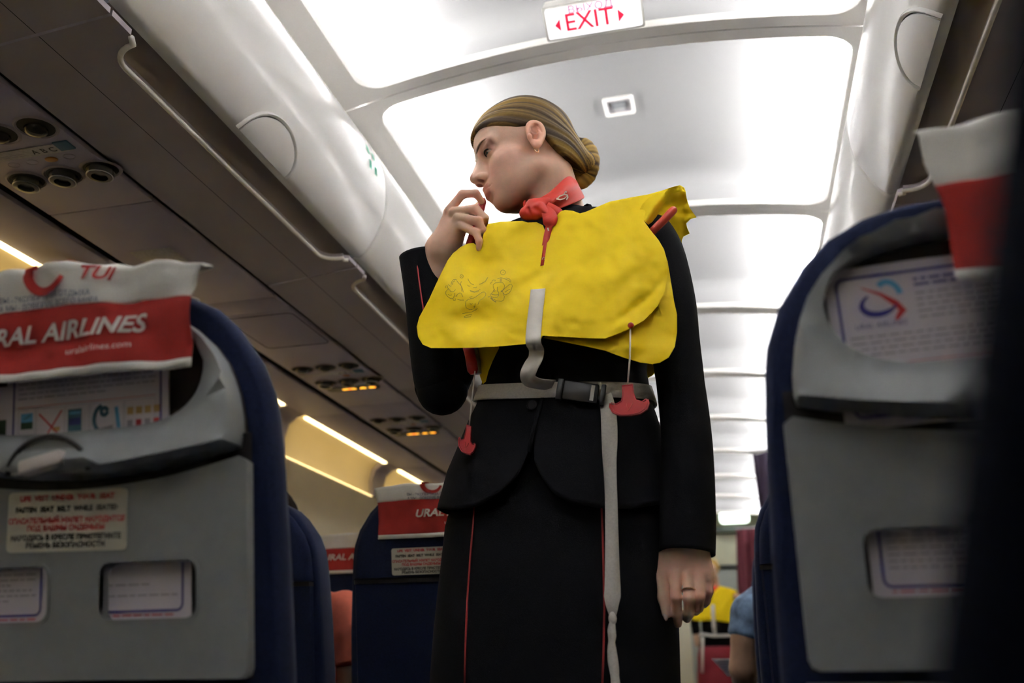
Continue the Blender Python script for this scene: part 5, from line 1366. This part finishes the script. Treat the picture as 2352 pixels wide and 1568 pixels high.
# ---------------------------------------------------------------- galley and curtains at the far end
mat('galley', (.80, .78, .60), .5, var=.04, scale=6)
mat('galley_grey', (.42, .46, .42), .5, var=.04, scale=6)
mat('galley_dark', (.05, .055, .05), .5)
mat('galley_lamp', (.9, 1, .9), emit=(.80, 1.0, .82), estr=1.1)
mat('curtain_red', (.10, .012, .022), .85, var=.1, scale=60)
mat('curtain_purple', (.060, .040, .075), .85, var=.1, scale=60)
mat('coral', (.75, .17, .10), .8, var=.06, scale=60)
mat('stripe', (.12, .19, .30), .8, var=.7, scale=22)
mat('skin_tan', (.34, .20, .13), .5, var=.05, scale=60)
mat('dark_hair', (.016, .010, .007), .85, var=.3, scale=120, spec=.08)
mat('red_skirt', (.22, .010, .022), .8, var=.08, scale=80)
bx = MB(); bx.box((XC, 11.45, 2.55), (4, 1.6, .06)); bx.build('trim_5', 'galley_dark', smooth=False)['kind'] = 'structure'
g = empty('galley_unit', (XC, 11.3, 0), 'lit galley unit with pale panels at the far end of the aisle', 'galley')
for nm, x0, x1, z0, z1, y, m_ in (('upper_cabinet', -1.0, .6, 2.13, 2.20, 11.20, 'galley_dark'), ('back_panel', -1.0, .6, 1.76, 2.13, 11.32, 'galley'), ('shelf', -1.0, .6, 1.72, 1.76, 11.25, 'galley_dark'), ('counter_front', -1.0, .6, 1.40, 1.72, 11.30, 'galley_grey'), ('lower_cabinet', -1.0, .6, .02, 1.40, 11.28, 'galley_grey')):
    b_ = MB(); b_.box(((x0 + x1) / 2, y + .2, (z0 + z1) / 2), (x1 - x0, .4, z1 - z0), bev=.008); b_.build(nm, m_, g, angle=30)
b_ = MB(); b_.box((.03, 11.08, 2.285), (.34, .10, .14), bev=.04); b_.build('work_lamp', 'galley_lamp', g, angle=40)
pn = empty('side_partition', (-.62, 10.2, 0), 'pale grey partition panel left of the far crew member', 'partition')
b_ = MB(); b_.box((-.78, 10.2, .62), (.50, .05, 1.2), bev=.01); b_.build('panel', 'galley', pn, angle=30)
b_ = MB(); b_.box((-.78, 10.2, 1.235), (.52, .07, .03), bev=.008); b_.build('cap_rail', 'galley_grey', pn, angle=30)
def curtain(name, label, m_, top, bot, y, n=9, amp=.022):
    cu = empty(name, (top[0], y, H + top[2] - .1), label, 'curtain'); mb = MB(); rows = []
    for t in np.linspace(0, 1, 18):
        x0 = top[0] + (bot[0] - top[0]) * t; x1 = top[1] + (bot[1] - top[1]) * t; z = top[2] + (bot[2] - top[2]) * t
        rows.append([Vector((x0 + (x1 - x0) * s, y + amp * math.sin(s * n * 2 * math.pi / 3 + .6 * t), z + H)) for s in np.linspace(0, 1, 60)])
    mb.loft(rows, False, False); o = mb.build('cloth', m_, cu); o.modifiers.new('s', 'SOLIDIFY').thickness = .003
    r = MB(); r.tube([(top[0] - .02, y, top[2] + H + .012), (top[1] + .02, y, top[2] + H + .012)], .007, 8); r.build('rail', 'aluminium', cu)
curtain('galley_curtain', 'dark red galley curtain drawn aside behind the far crew member', 'curtain_red', (.035, .34, 1.36), (-.10, .40, -.60), 9.9)
curtain('divider_curtain', 'dark purple divider curtain hanging below the right bins', 'curtain_purple', (.142, .42, 1.085), (.20, .46, -.60), 5.0)

# ---------------------------------------------------------------- seated passengers
def person_parts(root, R3, O3, skin_m, shirt_m, arms, torso, hair_m='dark_hair'):
    """head with face, neck and arms as one skin; shirt with sleeves; hair"""
    to = lambda p: (p - O3) @ R3
    def body(p):
        d = head_sdf(to(p)); d = smin(d, s_cap(p, O3 + R3 @ np.array([-.02, 0, -.05]), O3 + np.array([0, -.02, -.20]), .052, .058), .02)
        for a in arms: d = smin(d, s_chain(p, [np.array(x) for x in a[0]], a[1], .01), .02)
        return d
    P_ = np.array([O3 + .16, O3 - .26] + [np.array(x) + s for a in arms for x in a[0] for s in (-.07, .07)])
    V, Fa = sdf_mesh(body, P_.min(0), P_.max(0), .006); V = smooth_mesh(V, Fa, 1, .4); np_obj('body', V, Fa, skin_m, root, np.ones((len(V), 3)))
    def shirt(p):
        d = None
        for c, r in torso: 
            e = s_ell(p, c, r); d = e if d is None else smin(d, e, .06)
        for a in arms:
            k = a[2]; pts = [np.array(x) for x in a[0][:k + 1]]; d = smin(d, s_chain(p, pts, [x + .012 for x in a[1][:k + 1]], .01), .03)
        d = smax(d, -s_cap(p, O3 + np.array([0, -.02, -.10]), O3 + np.array([0, -.02, -.16]), .06, .06), .01)
        for a in arms:
            k = a[2]; e1 = np.array(a[0][k]); e0 = np.array(a[0][k - 1]); dr = (e1 - e0) / np.linalg.norm(e1 - e0)
            d = smax(d, np.where(np.linalg.norm(p - e1, axis=1) < .10, (p - e1) @ dr, -1), .006)
        return d
    P_ = np.array([c for c, r in torso] + [np.array(c) + np.array(r) for c, r in torso] + [np.array(c) - np.array(r) for c, r in torso] + [np.array(x) + s for a in arms for x in a[0] for s in (-.08, .08)])
    V, Fa = sdf_mesh(shirt, P_.min(0) - .02, P_.max(0) + .02, .008); V = smooth_mesh(V, Fa, 1, .4); np_obj('shirt', V, Fa, shirt_m, root)
    def hair(p):
        q = to(p); q[:, 1] = np.abs(q[:, 1]); d = s_ell(q, (-.014, 0, .054), (.098, .080, .092)); b = np.interp(q[:, 0], HX, HZ) - q[:, 2] - .01
        return smax(d, b * .75, .006) - .001 * np.sin(q[:, 1] * 300)
    V, Fa = sdf_mesh(hair, O3 - .16, O3 + .17, .005); np_obj('hair', V, Fa, hair_m, root, np.ones((len(V), 3)))
RF = np.column_stack([[0, 1, 0], [-1, 0, 0], [0, 0, 1]]).astype(float)          # looking along the cabin
mat('skin_l', (.50, .31, .20), .5, var=.05, scale=60, attr='tint')
def lap(root, x, y, m_):
    """trousers: hips, thighs and lower legs of a seated person"""
    mb = MB()
    for s in (-1, 1):
        mb.tube([(x + s * .09, y + .0, .56), (x + s * .10, y + .22, .56), (x + s * .10, y + .32, .54), (x + s * .10, y + .36, .46), (x + s * .10, y + .36, .25), (x + s * .10, y + .37, .09)], [.10, .09, .075, .068, .056, .048], 14)
    mb.build('trousers', m_, root)
    for s in (-1, 1):
        sh = MB(); sh.box((x + s * .10, y + .40, .05), (.09, .25, .09), bev=.035); sh.build('shoe', 'black_plastic', root, angle=40)
p1 = empty('person', (-1.207, 2.45, 0), 'seated passenger with dark hair and coral T-shirt on the left', 'person')
hx = W(652, 1148, 2.40)
person_parts(p1, RF, np.array([-1.285, 2.395, H + .362]), 'skin_l', 'coral',
             [([(-1.06, 2.43, H + .16), (-1.035, 2.43, H + .10), (-1.030, 2.435, H + .02), (-1.045, 2.45, H - .09), (-1.06, 2.62, H - .10)], [.045, .045, .042, .038, .03], 2),
              ([(-1.36, 2.43, H + .16), (-1.395, 2.44, H + .08), (-1.40, 2.47, H - .03), (-1.36, 2.68, H - .06)], [.045, .044, .040, .03], 2)],
             [((-1.207, 2.44, H + .05), (.17, .10, .20)), ((-1.207, 2.46, H - .10), (.17, .11, .16))])
lap(p1, -1.207, 2.50, 'galley_dark')
p2_ = empty('person', (.257, 3.25, 0), 'seated passenger in blue striped shirt with one arm in the aisle', 'person')
person_parts(p2_, RF, np.array([.257, 3.20, H + .345]), 'skin_tan', 'stripe',
             [([W(1752, 1385, 3.15), W(1728, 1410, 3.13), W(1716, 1468, 3.12), W(1707, 1535, 3.12), W(1712, 1590, 3.20)], [.050, .055, .050, .043, .034], 2),
              ([(.43, 3.2, H + .12), (.46, 3.2, H + .04), (.46, 3.25, H - .06), (.42, 3.45, H - .08)], [.05, .048, .042, .032], 2)],
             [((.257, 3.22, H + .03), (.18, .10, .20)), ((.257, 3.25, H - .10), (.18, .11, .16))])
lap(p2_, .257, 3.28, 'galley_dark')
pa = empty('paper_sheet', W(1660, 1530, 3.4), 'white folded paper in the aisle beside the striped-shirt passenger', 'paper')
V, T = fill2d([(1634, 1512), (1684, 1512), (1700, 1552), (1672, 1552)], [], 8); v, f = slab(V, T, lambda u, w_: px(u, w_, 3.42 + (w_ - 1530) * .001), lambda u, w_: px(u, w_, 3.4215 + (w_ - 1530) * .001)); wobj('sheet', v, f, 'paper', pa)
pr = Print(lambda u, v: px(u, v, 3.418 + (v - 1530) * .001))
for i in range(5): pr.rect('ink_grey', 1650 + i * 5, 1680 + i * 3, 1518 + i * 6, 1520 + i * 6)
pr.build(pa)

# ---------------------------------------------------------------- second crew member far down the aisle
YF = 9.4
c2 = empty('person', tuple(px(1645, 1540, YF).xy) + (0,), 'second crew member with red skirt and yellow vest, far down the aisle', 'person')
O2 = W(1634, 1316, YF); R2 = rot3(math.radians(-100), .05, 0)
ax_ = W(1648, 1400, YF)
def w2(u, v, d=0): return W(u, v, YF + d)
to2 = lambda p: (p - O2) @ R2
def far_body(p):
    d = head_sdf(to2(p)); d = smin(d, s_cap(p, O2 + np.array([0, .02, -.06]), w2(1646, 1362, .03), .050, .055), .02)
    d = smin(d, s_cap(p, w2(1646, 1366, .03), w2(1648, 1420, .02), .06, .06), .02)
    d = smin(d, s_chain(p, [w2(1648, 1372, .02), w2(1684, 1376, 0), w2(1700, 1398, -.03), w2(1700, 1385, -.10), w2(1692, 1370, -.12)], [.04, .03, .03, .03, .034], .01), .02)
    d = smin(d, s_chain(p, [w2(1646, 1372, .02), w2(1614, 1374, 0), w2(1598, 1410, 0), w2(1597, 1440, 0), w2(1602, 1478, -.02)], [.04, .03, .03, .028, .03], .01), .02)
    return d
V, Fa = sdf_mesh(far_body, w2(1585, 1490, -.25), w2(1712, 1270, .25), .008); V = smooth_mesh(V, Fa, 1, .4); np_obj('body', V, Fa, 'skin_l', c2, np.ones((len(V), 3)))
def far_hair(p):
    q = to2(p); q[:, 1] = np.abs(q[:, 1]); return smax(s_ell(q, (-.014, 0, .054), (.098, .080, .092)), (np.interp(q[:, 0], HX, HZ) - q[:, 2]) * .75, .006)
V, Fa = sdf_mesh(far_hair, O2 - .16, O2 + .17, .007); np_obj('hair', V, Fa, 'hair', c2, np.tile(lt * .8, (len(V), 1)))
mb = MB(); rr_ = []
for v, ul, ur, b in ((1352, 1640, 1660, .06), (1362, 1612, 1688, .09), (1385, 1606, 1694, .11), (1420, 1610, 1690, .11), (1452, 1612, 1684, .10), (1484, 1604, 1692, .12)):
    a, c = px(ul, v, YF), px(ur, v, YF); rr_.append([Vector(((a.x + c.x) / 2 + (c.x - a.x) / 2 * math.cos(t), YF - b * math.sin(t), (a.z + c.z) / 2)) for t in np.linspace(0, 2 * math.pi, 24, endpoint=False)])
mb.loft(rr_); fj = mb.build('jacket', 'black_cloth', c2)
for pts in ([(1612, 1368, 0), (1600, 1400, 0), (1596, 1430, 0), (1600, 1456, 0)], [(1688, 1370, 0), (1702, 1400, -.03), (1702, 1385, -.10), (1692, 1370, -.12)]):
    mb = MB(); mb.tube([w2(*p_) for p_ in pts], [.05, .048, .044, .04], 12); mb.build('sleeve', 'black_cloth', fj)
mb = MB(); rr_ = []
for v, ul, ur, b in ((1478, 1606, 1691, .115), (1510, 1602, 1695, .13), (1568, 1602, 1695, .13), (1640, 1606, 1690, .12)):
    a, c = px(ul, v, YF), px(ur, v, YF); rr_.append([Vector(((a.x + c.x) / 2 + (c.x - a.x) / 2 * math.cos(t), YF - b * math.sin(t), (a.z + c.z) / 2)) for t in np.linspace(0, 2 * math.pi, 24, endpoint=False)])
mb.loft(rr_); mb.build('skirt', 'red_skirt', c2)
b0 = px(1648, 1568, YF)
for s in (-1, 1):
    t = MB(); t.tube([(b0.x + s * .08, YF, z) for z in (.5, .3, .1)], [.06, .055, .04], 12); t.build('leg', 'skin_l', c2)
    t = MB(); t.box((b0.x + s * .08, YF - .05, .04), (.08, .24, .08), bev=.03); t.build('shoe', 'black_plastic', c2, angle=40)
vs_, fs_ = ellip(px(1645, 1354, YF - .04), (.06, .06, .035)); wobj('neck_scarf', vs_, fs_, 'scarf', c2)
v2 = empty('life_vest', tuple(px(1648, 1390, YF - .14)), 'yellow life vest on the far crew member', 'life vest')
V, T = fill2d([(1640, 1358), (1654, 1345), (1676, 1350), (1692, 1356), (1696, 1380), (1694, 1424), (1680, 1430), (1640, 1424), (1610, 1426), (1592, 1424), (1586, 1418), (1600, 1408), (1622, 1392), (1634, 1375)], [], 6)
fy = lambda u, v: YF - .135 + .03 * ((u - 1648) / 50) ** 2 + .008 * noise1(u * .1 + v * .07, 2)
v, f = slab(V, T, lambda u, w_: px(u, w_, fy(u, w_)), lambda u, w_: px(u, w_, fy(u, w_) + .006)); wobj('front_panel', v, f, 'vest', v2)
for P_, w_ in (([(1637, 1388), (1638, 1410), (1640, 1438), (1642, 1455)], .034), ([(1606, 1455), (1640, 1460), (1688, 1458)], .026), ([(1614, 1462), (1613, 1500), (1613, 1545)], .026)):
    mb = MB(); mb.ribbon([px(u, v, YF - .15) for u, v in P_], w_, Vector((1, 0, 0)) if P_[0][0] != 1606 else Vector((0, 0, 1)), .003); mb.build('strap', 'webbing', v2)
